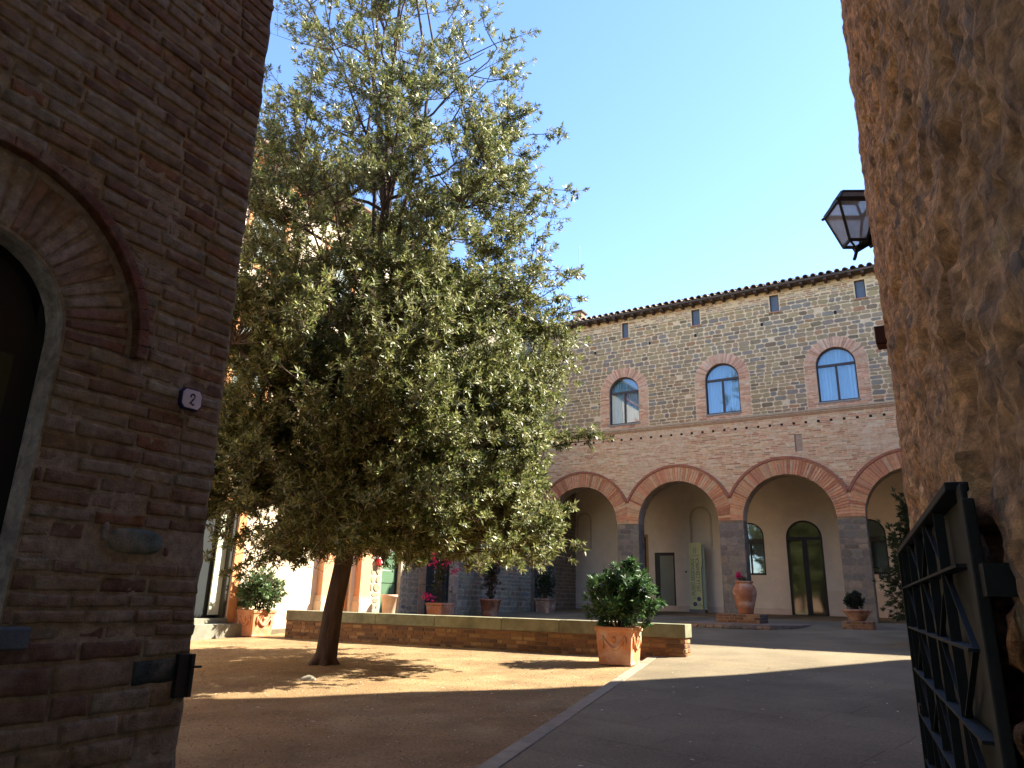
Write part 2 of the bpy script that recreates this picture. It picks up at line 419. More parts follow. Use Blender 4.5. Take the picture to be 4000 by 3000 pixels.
nf_.box((-4.16, .003, 6.28), (-4.12, .012, 6.86), (.2, .13, .09), lambda x, y, z: AF(x, z, y)); nf_.box((-4.12, .003, 6.84), (-3.92, .012, 6.87), (.22, .14, .09), lambda x, y, z: AF(x, z, y))
part(nf_, 'niche', 'masonry', arc)

SS = [dict(a=-10.84, b=-9.62, lo=7.85, sp=9.13, arch=True, m=.37, mb=1), dict(a=-7.06, b=-5.84, lo=7.85, sp=9.13, arch=True, m=.37, mb=1),
      dict(a=-3.27, b=-2.04, lo=7.85, sp=9.13, arch=True, m=.37, mb=1), dict(a=.48, b=1.7, lo=7.85, sp=9.13, arch=True, m=.37, mb=1)]
SM = [dict(a=-10.25, b=-9.98, lo=11.34, sp=11.98, m=.02), dict(a=-7.43, b=-7.12, lo=11.36, sp=12.0, m=.02), dict(a=-4.58, b=-4.27, lo=11.36, sp=12.0, m=.02), dict(a=-1.80, b=-1.48, lo=11.32, sp=11.98, m=.02)]
PH = [(-11.46, 10.85), (-9.16, 10.9), (-7.36, 10.9), (-4.95, 10.9), (-2.52, 10.9), (-12.9, 10.9)]
pho = [dict(a=x, b=x+.12, lo=z, sp=z+.14, m=0) for x, z in PH]
sw = MB()
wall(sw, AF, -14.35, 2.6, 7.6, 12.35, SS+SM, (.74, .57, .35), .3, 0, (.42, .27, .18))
courses(sw, AF, -14.35, 2.6, 7.68, 11.75, .145, .31, SP, SS+SM+pho, 0, .020, .010, .014, sub=1, chv=.3, skip=.015)
courses(sw, AF, -14.35, 2.6, 11.75, 12.3, .075, .24, [(3, (.44, .30, .19)), (3, (.47, .36, .25)), (2, (.40, .23, .14)), (1, (.27, .24, .18))], SM, 0, .018, .008, .006, sub=1, chv=.3, skip=.25)
part(sw, 'stone_wall', 'masonry', arc)
for x, z in PH: ph = MB(); ph.box((x, .002, z), (x+.09, .02, z+.12), (.03, .024, .02), lambda a, b, c: AF(a, c, b)); ph.box((x+.09, .003, z+.02), (x+.15, .025, z+.15), (.30, .25, .2), lambda a, b, c: AF(a, c, b)); part(ph, 'stone_socket', 'masonry', arc)
sc_ = MB()
for (a, b, h, c) in ((7.50, 7.545, .035, (.46, .29, .17)), (7.548, 7.60, .055, (.52, .36, .22)), (7.603, 7.66, .08, (.50, .38, .25))):
    sc_.box((-14.35, -.01, a), (2.6, h, b), c, lambda x, y, z: AF(x, z, y))
part(sc_, 'string_course', 'masonry', arc, bevel=.006)
# arches, piers
for i, o in enumerate(arches):
    c = (o['a']+o['b'])/2
    a = MB(); ring(a, AF, c, SPR, RI-.004, RI+.49, 0, pi, 58, BA, 0, .035, .016, lim=1.872)
    ra = part(a, 'arch', 'masonry', arc)
    m = MB(); pts = []
    for t in range(49):
        th = pi*t/48; r = 2.02
        if abs(r*cos(th)) <= 1.878: pts.append((c+r*cos(th), SPR+r*sin(th)))
    for q0, q1 in zip(pts, pts[1:]): m.bar(AF(q0[0], q0[1], .03), AF(q1[0], q1[1], .03), .085, .06, jc((.36, .14, .08), .08), ref=(0, 1, 0))
    pl(m.build('arch_moulding', 'masonry'), ra)
PS = [(4, (.24, .195, .135)), (3, (.19, .165, .125)), (2, (.28, .215, .14)), (1, (.165, .135, .10))]
for i, x in enumerate(PIERX):
    q = MB()
    q.box((x-.001, -.575, .84), (x+PW+.001, .003, SPR-.003), (.24, .20, .15), lambda a, b, c: AF(a, c, b))
    courses(q, AF, x-.004, x+PW+.004, .9, SPR-.004, .21, .36, PS, (), 0, .014, .012, .010, sub=1, chv=.35)
    SF = frame((x+PW, 25, 0), (0, 1))
    courses(q, SF, 0, .575, .9, SPR-.004, .21, .36, PS, (), 0, .014, .008, .006, sub=0, chv=.2)
    part(q, 'pier', 'masonry', arc)
# upper windows
curt = MT['cloth']
for o in SS:
    c = (o['a']+o['b'])/2; r = (o['b']-o['a'])/2
    w_ = MB(); FRC = (.055, .04, .035); d = -.10
    def fb(a, b, z0, z1, dd=0): w_.box((a, d-.05+dd, z0), (b, d+dd, z1), FRC, lambda x, y, z: AF(x, z, y))
    fb(o['a'], o['a']+.05, 7.87, 9.13); fb(o['b']-.05, o['b'], 7.87, 9.13); fb(o['a']+.05, o['b']-.05, 7.87, 7.93); fb(o['a']+.05, o['b']-.05, 9.10, 9.18, .012); fb(c-.035, c+.035, 7.93, 9.10, .006)
    for t in range(24):
        t0, t1 = pi*t/24, pi*(t+1)/24
        w_.prism([(c+rr*cos(tt), 9.13+rr*sin(tt)) for rr, tt in ((r-.05, t0), (r, t0), (r, t1), (r-.05, t1))], d-.05, d, AF, FRC)
    wo = part(w_, 'window', 'paint', arc)
    gl = MB(); poly = [(o['a']+.02, 7.88), (o['b']-.02, 7.88)]+[(c+(r-.02)*cos(pi*t/20), 9.13+(r-.02)*sin(pi*t/20)) for t in range(21)]
    gl.prism(poly, d-.032, d-.024, AF, (1, 1, 1)); pl(gl.build('pane', 'window_glass'), wo)
    cu = MB(); n = 70; b0 = len(cu.v)
    for t in range(n+1):
        uu = o['a']+(o['b']-o['a'])*t/n; ww = -.26+.045*sin(t*.9)+.03*sin(t*2.1+c)
        top = 9.13+sqrt(max(0, r*r-(uu-c)**2))
        cu.v.append(AF(uu, 7.86, ww)); cu.v.append(AF(uu, top, ww))
    for t in range(n): cu.f.append((b0+2*t, b0+2*t+2, b0+2*t+3, b0+2*t+1)); cu.c.append((1, 1, 1))
    pl(cu.build('curtain', 'cloth', smooth=True), wo)
    su = MB(); WP = [(4, (.66, .38, .245)), (4, (.72, .47, .31)), (2, (.54, .28, .18)), (1, (.72, .54, .38))]
    ring(su, AF, c, 9.13, r, r+.365, 0, pi, 44, WP, 0, .02, .014)
    courses(su, AF, o['a']-.365, o['a'], 7.68, 9.13, .062, .365, WP, (), 0, .014, .018, .003)
    courses(su, AF, o['b'], o['b']+.365, 7.68, 9.13, .062, .365, WP, (), 0, .014, .018, .003)
    courses(su, AF, o['a'], o['b'], 7.68, 7.80, .062, .28, WP, (), 0, .012, .018, .003)
    pl(su.build('brick_surround', 'masonry'), wo)
    si = MB(); si.box((o['a']-.03, -.09, 7.80), (o['b']+.03, .035, 7.868), (.30, .27, .22), lambda x, y, z: AF(x, z, y)); pl(si.build('sill', 'masonry', bevel=.006), wo)
for o in SM:
    w_ = MB(); w_.box((o['a'], -.13, o['lo']), (o['b'], -.10, o['sp']), (.05, .05, .055), lambda x, y, z: AF(x, z, y))
    wo = part(w_, 'small_window', 'paint', arc)
    gl = MB(); gl.box((o['a']+.03, -.098, o['lo']+.03), (o['b']-.03, -.094, o['sp']-.03), (.10, .13, .17), lambda x, y, z: AF(x, z, y)); pl(gl.build('pane', 'paint'), wo)
    si = MB(); si.box((o['a']-.05, -.01, o['lo']-.05), (o['b']+.06, .05, o['lo']-.004), (.45, .22, .13), lambda x, y, z: AF(x, z, y)); pl(si.build('sill', 'masonry'), wo)
# loggia interior
IF = frame((0, 28.8, 0), (1, 0)); PC = (.80, .69, .54)
IO = [dict(a=-5.42, b=-4.15, lo=.98, sp=3.79, arch=True), dict(a=-7.26, b=-6.22, lo=2.44, sp=3.88, arch=True), dict(a=-3.10, b=-2.05, lo=2.48, sp=3.88, arch=True),
      dict(a=-10.60, b=-9.76, lo=.98, sp=3.31), dict(a=-11.75, b=-10.86, lo=.9, sp=4.05), dict(a=-9.05, b=-8.22, lo=3.52, sp=4.66, arch=True), dict(a=-14.1, b=-13.45, lo=3.5, sp=4.7, arch=True)]
iw = MB(); wall(iw, IF, -15.5, 2.4, .8, 6.1, IO, PC, .16, 0, (.62, .52, .40))
for a in (5, 6):   # blind niches have a plastered back
    o = IO[a]; iw.box((o['a']-.05, -.075, o['lo']-.05), (o['b']+.05, -.06, o['sp']+.6), PC, lambda x, y, z: IF(x, z, y))
wainscot = (.70, .57, .43)
iw.box((-15.5, .001, .82), (-5.42, .006, 1.25), jc(wainscot, 0, 0), lambda x, y, z: IF(x, z, y)); iw.box((-4.15, .001, .82), (2.4, .006, 1.9), jc((.74, .60, .45), 0, 0), lambda x, y, z: IF(x, z, y))
part(iw, 'inner_wall', 'plaster', arc)
ci = MB(); ci.box((-15.5, 25.6, 6.1), (2.5, 28.95, 6.2), (.74, .65, .52)); ci.box((2.4, 25.6, .8), (2.5, 28.8, 6.1), PC)
ci.box((-14.5, 25.58, 5.6), (2.4, 25.60, 6.1), (.62, .54, .43))
part(ci, 'ceiling', 'plaster', arc)
fl = MB(); fl.box((-15.5, 24.6, .5), (2.5, 28.8, .895), (.16, .145, .125)); part(fl, 'loggia_floor', 'stone_slab', arc)
for ui in (0, 3):
    o = IO[ui]; d = MB(); c = (o['a']+o['b'])/2; r = (o['b']-o['a'])/2; K = (.012, .012, .013)
    def fb(a, b, z0, z1, y0=-.09, y1=-.03): d.box((a, y0, z0), (b, y1, z1), K, lambda x, y, z: IF(x, z, y))
    f = .07
    fb(o['a'], o['a']+f, o['lo'], o['sp']); fb(o['b']-f, o['b'], o['lo'], o['sp']); fb(o['a']+f, o['b']-f, o['lo'], o['lo']+.08); 
    if ui == 0:
        fb(o['a']+f, o['b']-f, 3.70, 3.82, -.09, -.02); fb(c-.09, c+.09, 1.06, 3.70, -.09, -.025)
        for t in range(24):
            t0, t1 = pi*t/24, pi*(t+1)/24
            d.prism([(c+rr*cos(tt), o['sp']+rr*sin(tt)) for rr, tt in ((r-f, t0), (r, t0), (r, t1), (r-f, t1))], -.09, -.03, IF, K)
        poly = [(o['a']+.05, 1.0), (o['b']-.05, 1.0)]+[(c+(r-.05)*cos(pi*t/20), o['sp']+(r-.05)*sin(pi*t/20)) for t in range(21)]
    else:
        fb(o['a']+f, o['b']-f, o['sp']-.12, o['sp']); fb(o['a']+f, o['a']+f+.12, 1.06, o['sp']-.12, -.085, -.035)
        poly = [(o['a']+.05, 1.0), (o['b']-.05, 1.0), (o['b']-.05, o['sp']-.05), (o['a']+.05, o['sp']-.05)]
    do = part(d, 'glass_door', 'paint', arc)
    gl = MB(); gl.prism(poly, -.066, -.058, IF, (1, 1, 1)); pl(gl.build('pane', 'door_glass' if ui == 0 else 'frosted_glass'), do)
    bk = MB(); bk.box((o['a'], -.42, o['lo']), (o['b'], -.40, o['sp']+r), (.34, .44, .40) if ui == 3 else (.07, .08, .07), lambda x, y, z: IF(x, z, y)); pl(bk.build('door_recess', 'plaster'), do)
for ui in (1, 2):
    o = IO[ui]; d = MB(); c = (o['a']+o['b'])/2; r = (o['b']-o['a'])/2; K = (.014, .014, .015)
    def fb(a, b, z0, z1, y0=-.09, y1=-.03): d.box((a, y0, z0), (b, y1, z1), K, lambda x, y, z: IF(x, z, y))
    f = .05
    fb(o['a'], o['a']+f, o['lo'], o['sp']); fb(o['b']-f, o['b'], o['lo'], o['sp']); fb(o['a']+f, o['b']-f, o['lo'], o['lo']+.07); fb(o['a']+f, o['b']-f, 3.60, 3.78, -.09, -.02); fb(c-.03, c+.03, o['lo']+.07, 3.60, -.09, -.025)
    for t in range(20):
        t0, t1 = pi*t/20, pi*(t+1)/20
        d.prism([(c+rr*cos(tt), o['sp']+rr*sin(tt)) for rr, tt in ((r-f, t0), (r, t0), (r, t1), (r-f, t1))], -.09, -.03, IF, K)
    do = part(d, 'arched_window', 'paint', arc)
    gl = MB(); gl.prism([(o['a']+.03, o['lo']+.03), (o['b']-.03, o['lo']+.03)]+[(c+(r-.03)*cos(pi*t/20), o['sp']+(r-.03)*sin(pi*t/20)) for t in range(21)], -.066, -.058, IF, (1, 1, 1)); pl(gl.build('pane', 'window_glass'), do)
    bk = MB(); bk.box((o['a'], -.32, o['lo']), (o['b'], -.30, 3.7), (.46, .46, .38) if ui == 1 else (.22, .27, .24), lambda x, y, z: IF(x, z, y)); 
    if ui == 1: bk.box((o['a'], -.32, 3.7), (o['b'], -.30, 4.5), (.62, .68, .60), lambda x, y, z: IF(x, z, y))
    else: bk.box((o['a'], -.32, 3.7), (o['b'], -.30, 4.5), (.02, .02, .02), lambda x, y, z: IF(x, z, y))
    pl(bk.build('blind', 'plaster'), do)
wd = MB(); o = IO[4]
wd.box((o['a'], -.10, .9), (o['b'], -.06, 4.05), (.06, .028, .015), lambda x, y, z: IF(x, z, y))
for (a, b, z0, z1) in ((o['b']-.09, o['b'], .9, 3.95), (o['a'], o['a']+.09, .9, 3.95), (o['a'], o['b'], 3.95, 4.05)): wd.box((a, -.06, z0), (b, .02, z1), (.42, .25, .10), lambda x, y, z: IF(x, z, y))
for j in range(3): wd.box((o['a']+.15, -.06, 1.1+j*.95), (o['b']-.15, -.045, 1.85+j*.95), (.085, .04, .02), lambda x, y, z: IF(x, z, y))
part(wd, 'wooden_door', 'wood', arc)
# niche trim bands
for o in (IO[5], IO[6]):
    nt_ = MB()
    c = (o['a']+o['b'])/2; r = (o['b']-o['a'])/2
    pts = [(o['b'], o['lo']), (o['b'], o['sp'])]+[(c+r*cos(pi*t/14), o['sp']+r*sin(pi*t/14)) for t in range(1, 14)]+[(o['a'], o['sp']), (o['a'], o['lo'])]
    for a, b in zip(pts, pts[1:]): nt_.bar(IF(a[0], a[1], .01), IF(b[0], b[1], .01), .07, .03, (.60, .50, .38), ref=(0, 1, 0))
    part(nt_, 'niche_trim', 'plaster', arc)
# roof
rf = MB(); SL = math.tan(radians(17)); ey = 24.55; ez = 12.24
def ry(t): return (ey+t, ez+t*SL)
TP = [(4, (.20, .15, .11)), (2, (.27, .19, .13)), (2, (.15, .12, .095)), (1, (.30, .25, .19))]
rf.box((-14.9, 25.0, 12.30), (2.2, 25.35, 12.45), (.3, .22, .16))
part(rf, 'roof_base', 'masonry', arc)
ev = MB()
ev.add([(-14.9, ey+.05, ez), (2.2, ey+.05, ez), (2.2, 32, ez+7.4*SL), (-14.9, 32, ez+7.4*SL), (-14.9, ey+.05, ez-.07), (2.2, ey+.05, ez-.07), (2.2, 25.3, ez-.07), (-14.9, 25.3, ez-.07)], [(0, 1, 2, 3), (4, 7, 6, 5), (0, 4, 5, 1), (0, 3, 7, 4), (1, 5, 6, 2)], (.10, .075, .06))
for i in range(44):
    x = -14.8+i*.39; ev.box((x, ey+.09, ez-.16), (x+.10, 25.06, ez-.072), (.085, .055, .04))
rfo = part(ev, 'roof', 'roof_tile', arc)
tm = MB(); x = -14.85
while x < 2.1:
    c = pick(TP)
    for (y0, y1, dz) in ((0, .42, 0), (.38, .9, .02), (.86, 2.4, .035)):
        r0 = .085*random.uniform(.92, 1.05); n = 8; xx = x+.1+random.uniform(-.008, .008)
        y0j = y0+(random.uniform(-.03, .02) if y0 == 0 else 0)
        P = []
        for yy, rr in ((y0j, r0*1.12), (y1, r0*.9)):
            Y_, Z_ = ry(yy)
            for j in range(n+1):
                t = pi*j/n; P.append((xx+rr*cos(t), Y_, Z_+.02+dz+rr*1.05*sin(t)))
            for j in range(n+1):
                t = pi*j/n; P.append((xx+(rr-.016)*cos(t), Y_, Z_+.02+dz+(rr-.016)*1.05*sin(t)))
        F = []
        m_ = 2*(n+1)
        for j in range(n):
            F.append((j, j+1, m_+j+1, m_+j)); F.append((j, n+1+j, n+2+j, j+1)); F.append((n+1+j, m_+n+1+j, m_+n+2+j, n+2+j))
        tm.add(P, F, jc(c, .12))
    Y_, Z_ = ry(0); tm.box((xx+.075, Y_+.02, Z_-.01), (xx+.175, Y_+1.2, Z_+.02), jc((.13, .10, .08), .2))
    x += .25
pl(tm.build('roof_tiles', 'roof_tile'), rfo)
ch = MB(); ch.box((-12.72, 25.6, 12.5), (-12.32, 26.05, 13.12), (.40, .20, .13)); ch.box((-12.78, 25.54, 13.12), (-12.26, 26.11, 13.19), (.10, .07, .055)); ch.box((-12.72, 25.59, 12.9), (-12.56, 25.598, 13.1), (.5, .48, .44))
cho = pl(ch.build('chimney', 'masonry'), rfo)
an = MB(); an.tube([(-12.52, 25.83, 13.15), (-12.52, 25.83, 16.4)], .012, 6, (.4, .4, .4)); an.tube([(-12.52, 25.83, 13.15), (-12.5, 25.83, 16.4)], .008, 5, (.4, .4, .4))
part(an, 'antenna', 'paint', arc)
dp = MB(); dp.tube([(-13.98, 24.93, .9), (-13.98, 24.93, 11.6), (-13.98, 24.7, 12.15)], .05, 10, (.10, .10, .11)); dp.tube([(-14.8, 24.5, 12.2), (-13.9, 24.5, 12.2)], .06, 8, (.08, .07, .07))
part(dp, 'downpipe', 'paint', arc, smooth=True)
# closed body behind the facade, plus unseen tall wing added to shade the yard
bb = MB(); bb.box((-14.9, 28.97, .5), (2.6, 33, 12.3), (.4, .3, .2)); bb.box((-15.3, 26.0, 6.25), (2.6, 28.96, 12.2), (.3, .25, .2)); bb.box((2.61, 25.0, .5), (16, 33, 13.9), (.4, .3, .2)); bb.box((2.21, 24.52, 13.901), (16.3, 33.2, 14.15), (.2, .14, .1))
part(bb, 'rear_wall_and_shade_wing', 'plaster', arc)

# ------------------------------------------------------------------ plaster building on the left
LF = frame((-14.2, 0, 0), (0, 1))
ob = thing('plaster_building', 'cream plastered house with orange door surrounds seen behind the big tree', 'building', (-14.2, 10, .4))
CR = (.70, .56, .39); OR_ = (.56, .25, .10)
LO = [dict(a=9.9, b=11.16, lo=.72, sp=3.3), dict(a=14.16, b=15.05, lo=.85, sp=4.2), dict(a=10.4, b=11.4, lo=6.0, sp=7.7), dict(a=13.0, b=14.0, lo=6.0, sp=7.7), dict(a=7.0, b=8.0, lo=6.0, sp=7.7),
      dict(a=10.4, b=11.4, lo=9.3, sp=10.9), dict(a=13.0, b=14.0, lo=9.3, sp=10.9)]
pw = MB(); wall(pw, LF, 2, 15.77, .2, 12.3, LO, CR, .3, 0, (.6, .5, .36)); pw.box((2, -9, .2), (15.77, -.31, 12.3), CR, lambda x, y, z: LF(x, z, y))
pw.box((2, 0.0, .2), (9.7, .012, .72), (.5, .44, .34), lambda x, y, z: LF(x, z, y))
part(pw, 'wall', 'plaster', ob)
co = MB(); co.box((2, .0, 11.75), (15.77, .14, 12.05), OR_, lambda x, y, z: LF(x, z, y)); co.box((2, .0, 12.052), (15.77, .26, 12.3), (.6, .34, .18), lambda x, y, z: LF(x, z, y)); co.box((2, .0, 5.0), (15.77, .06, 5.22), (.62, .38, .2), lambda x, y, z: LF(x, z, y))
part(co, 'cornice', 'plaster', ob)
r_ = MB(); r_.add([(-13.65, 2, 12.32), (-13.65, 15.77, 12.32), (-18.5, 15.77, 13.9), (-18.5, 2, 13.9), (-13.65, 2, 12.38), (-13.65, 15.77, 12.38), (-18.5, 15.77, 13.96), (-18.5, 2, 13.96)], [(0, 1, 2, 3), (4, 7, 6, 5), (0, 4, 5, 1), (1, 5, 6, 2), (3, 7, 4, 0)], (.2, .13, .09))
part(r_, 'roof', 'roof_tile', ob)
for o in LO[2:]:
    s_ = MB()
    for (a, b) in ((o['a'], (o['a']+o['b'])/2-.005), ((o['a']+o['b'])/2+.005, o['b'])):
        s_.box((a, -.1, o['lo']), (b, -.05, o['sp']), (.16, .2, .17), lambda x, y, z: LF(x, z, y))
        z = o['lo']+.08
        while z < o['sp']-.08: s_.box((a+.05, -.05, z), (b-.05, -.03, z+.035), (.17, .21, .18), lambda x, y, z: LF(x, z, y)); z += .06
    so_ = part(s_, 'shutter', 'paint', ob)
    t_ = MB()
    for (a, b, z0, z1) in ((o['a']-.14, o['a'], o['lo'], o['sp']+.14), (o['b'], o['b']+.14, o['lo'], o['sp']+.14), (o['a'], o['b'], o['sp'], o['sp']+.14), (o['a']-.18, o['b']+.18, o['lo']-.12, o['lo'])): t_.box((a, 0, z0), (b, .05, z1), OR_, lambda x, y, z: LF(x, z, y))
    pl(t_.build('window_surround', 'plaster'), so_)
sr = MB()
for (a, b, z0, z1) in ((11.16, 11.38, .72, 3.5), (9.68, 9.9, .72, 3.5), (9.9, 11.16, 3.3, 3.5)): sr.box((a, 0, z0), (b, .03, z1), OR_, lambda x, y, z: LF(x, z, y))
part(sr, 'door_surround', 'plaster', ob)
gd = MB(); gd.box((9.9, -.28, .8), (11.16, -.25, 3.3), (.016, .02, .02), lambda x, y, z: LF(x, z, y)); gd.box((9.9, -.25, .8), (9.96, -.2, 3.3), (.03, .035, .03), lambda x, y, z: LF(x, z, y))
gd.box((11.06, -.25, .8), (11.12, -.02, 3.3), (.03, .028, .02), lambda x, y, z: LF(x, z, y))
do = part(gd, 'glazed_door', 'paint', ob)
lf_ = MB(); lf_.box((10.80, -.20, .86), (11.055, -.16, 3.25), (.52, .56, .42), lambda x, y, z: LF(x, z, y)); pl(lf_.build('door_leaf', 'paint'), do)
st = MB(); st.box((9.2, .0, .2), (11.45, .32, .68), (.56, .52, .42), lambda x, y, z: LF(x, z, y)); st.box((9.8, -.3, .2), (11.16, .06, .79), (.60, .56, .46), lambda x, y, z: LF(x, z, y))
part(st, 'door_step', 'stone_slab', ob, bevel=.012)
# portal with pilasters
for (a, b) in ((13.80, 14.14), (15.20, 15.60)):
    q = MB(); PCo = (.60, .31, .16)
    q.box((a, 0, .85), (b, .20, 4.3), PCo, lambda x, y, z: LF(x, z, y)); q.box((a-.05, 0, 1.20), (b+.05, .25, 1.27), (.5, .38, .26), lambda x, y, z: LF(x, z, y))
    q.box((a-.04, 0, 1.272), (b+.04, .235, 1.33), (.55, .36, .22), lambda x, y, z: LF(x, z, y)); q.box((a-.07, 0, 4.302), (b+.07, .28, 4.5), PCo, lambda x, y, z: LF(x, z, y))
    po = part(q, 'pilaster', 'plaster', ob)
    q = MB(); q.box((a-.07, 0, .64), (b+.07, .28, 1.198), (.55, .42, .29), lambda x, y, z: LF(x, z, y)); pl(q.build('pilaster_base', 'plaster', bevel=.02), po)
q = MB(); q.box((13.75, 0, 4.502), (15.65, .30, 4.85), (.62, .32, .15), lambda x, y, z: LF(x, z, y)); part(q, 'lintel', 'plaster', ob)
q = MB(); WC = (.44, .19, .065)
q.box((14.16, -.16, .85), (15.05, -.12, 4.2), jc(WC, 0, 0), lambda x, y, z: LF(x, z, y))
for (a, b) in ((14.18, 14.6), (14.62, 15.03)):
    for (z0, z1) in ((.85, 1.0), (1.62, 1.76), (4.05, 4.2)): q.box((a, -.12, z0), (b, -.07, z1), WC, lambda x, y, z: LF(x, z, y))
    for (c, d_) in ((a, a+.07), (b-.07, b)): q.box((c, -.12, .85), (d_, -.072, 4.2), WC, lambda x, y, z: LF(x, z, y))
    q.box((a+.1, -.12, 1.06), (b-.1, -.095, 1.56), jc(WC), lambda x, y, z: LF(x, z, y))
    x = a+.09
    while x < b-.08: q.box((x, -.12, 1.8), (x+.018, -.08, 4.02), jc(WC, .1), lambda x_, y, z: LF(x_, z, y)); x += .036
part(q, 'wooden_door', 'wood', ob)

# ------------------------------------------------------------------ stone building in the left corner
sb = thing('stone_house', 'grey rubble stone house with two arched doorways between cream house and arcade', 'building', (-14.2, 20, .7))
SO = [dict(a=16.28, b=17.12, lo=.62, sp=2.76, arch=True, m=.0), dict(a=18.33, b=19.72, lo=.62, sp=2.84, arch=True, m=.0)]
SO2 = [dict(SO[0], a=16.28, b=17.12, m=.06), dict(SO[1], m=.06)]
UO = [dict(a=17.3, b=18.3, lo=6.0, sp=7.6, m=.1), dict(a=21.5, b=22.5, lo=6.0, sp=7.6, m=.1)]
s2 = MB(); wall(s2, LF, 15.77, 29, .4, 12.3, SO+UO, (.40, .34, .24), .35, 0, (.55, .45, .33)); s2.box((15.77, -9, .4), (29, -.36, 12.3), (.5, .44, .33), lambda x, y, z: LF(x, z, y))
SP2 = [(4, (.27, .24, .155)), (4, (.235, .21, .15)), (2, (.20, .19, .16)), (2, (.30, .25, .16)), (1, (.27, .19, .12))]
courses(s2, LF, 15.8, 17.45, .62, 5, .20, .24, SP2, SO2, 0, .055, .02, .014, sub=1, chv=.3)
courses(s2, LF, 17.47, 29, .62, 12.2, .15, .27, SP2, [dict(SO2[0]), dict(SO2[1], m=.34)]+UO, 0, .024, .014, .012, sub=1, chv=.3, skip=.02)
part(s2, 'wall', 'masonry', sb)
r_ = MB(); r_.add([(-13.65, 15.79, 12.30), (-13.65, 25.2, 12.30), (-18.5, 25.2, 13.88), (-18.5, 15.79, 13.88), (-13.65, 15.79, 12.36), (-13.65, 25.2, 12.36), (-18.5, 25.2, 13.94), (-18.5, 15.79, 13.94)], [(0, 1, 2, 3), (4, 7, 6, 5), (0, 4, 5, 1), (1, 5, 6, 2), (3, 7, 4, 0)], (.2, .13, .09))
part(r_, 'roof', 'roof_tile', sb)
def archdoor(o, leafc, framec, par, name, surr, sc):
    c = (o['a']+o['b'])/2; r = (o['b']-o['a'])/2; d = MB(); f = .07
    fb = lambda a, b, z0, z1, y0, y1, col: d.box((a, y0, z0), (b, y1, z1), col, lambda x, y, z: LF(x, z, y))
    fb(o['a'], o['a']+f, o['lo'], o['sp'], -.2, -.12, framec); fb(o['b']-f, o['b'], o['lo'], o['sp'], -.2, -.12, framec); fb(o['a']+f, o['b']-f, o['sp']-.02, o['sp']+.06, -.2, -.11, framec)
    for t in range(20):
        t0, t1 = pi*t/20, pi*(t+1)/20
        d.prism([(c+rr*cos(tt), o['sp']+rr*sin(tt)) for rr, tt in ((r-f, t0), (r, t0), (r, t1), (r-f, t1))], -.2, -.12, LF, framec)
    d.prism([(o['a']+.05, o['sp']), (o['b']-.05, o['sp'])]+[(c+(r-.05)*cos(pi*t/16), o['sp']+(r-.05)*sin(pi*t/16)) for t in range(17)], -.185, -.175, LF, (.05, .08, .065))
    do = part(d, name, 'paint', par)
    e = MB(); e.box((o['a']+f, -.185, o['lo']), (o['b']-f, -.15, o['lo']+1.08), leafc, lambda x, y, z: LF(x, z, y)); e.box((o['a']+f, -.185, o['lo']+1.10), (o['b']-f, -.15, o['sp']-.2), leafc, lambda x, y, z: LF(x, z, y))
    e.box((o['a']+f, -.185, o['sp']-.198), (o['b']-f, -.16, o['sp']-.02), leafc, lambda x, y, z: LF(x, z, y))
    pl(e.build('door_leaf', 'paint'), do)
    if surr:
        q = MB(); ring(q, LF, c, o['sp'], r, r+surr, 0, pi, 16, sc, 0, .03, .012)
        for s in (o['a']-surr, o['b']): courses(q, LF, s, s+surr, .62, o['sp'], .22, surr, sc, (), 0, .012, .028, .006, chv=.2)
        pl(q.build('door_surround', 'masonry'), do)
    return do
d1 = archdoor(SO[0], (.085, .16, .085), (.012, .02, .018), sb, 'arched_door', 0, None)
st = MB()
st.box((16.40, -.149, 2.06), (16.88, -.147, 2.075), (.75, .78, .72), lambda x, y, z: LF(x, z, y)); pl(st.build('door_marking', 'paint'), d1); st = MB()
st.box((16.40, -.149, 2.60), (16.86, -.146, 2.70), (.7, .72, .72), lambda x, y, z: LF(x, z, y))
pl(st.build('door_marking', 'paint'), d1)
q = MB(); ring(q, LF, (SO[0]['a']+SO[0]['b'])/2, SO[0]['sp'], .425, .70, 0, pi/2, 7, [(1, (.50, .36, .24))], 0, .02, .012)
pl(q.build('door_surround', 'masonry'), d1)
d2 = archdoor(SO[1], (.022, .026, .026), (.010, .014, .018), sb, 'arched_door', .34, [(2, (.40, .28, .19)), (2, (.45, .33, .22)), (1, (.36, .24, .16))])
hd_ = MB(); hd_.tube([LF(18.90, 2.15, -.15), LF(18.90, 2.15, -.09), LF(18.90, 1.82, -.09), LF(18.90, 1.82, -.15)], .014, 6, (.6, .6, .6)); pl(hd_.build('handle', 'paint', smooth=True), d2)
for o in UO:
    s_ = MB(); s_.box((o['a'], -.12, o['lo']), (o['b'], -.08, o['sp']), (.1, .12, .12), lambda x, y, z: LF(x, z, y)); s_.box(((o['a']+o['b'])/2-.03, -.08, o['lo']), ((o['a']+o['b'])/2+.03, -.05, o['sp']), (.06, .05, .04), lambda x, y, z: LF(x, z, y)); part(s_, 'window', 'paint', sb)
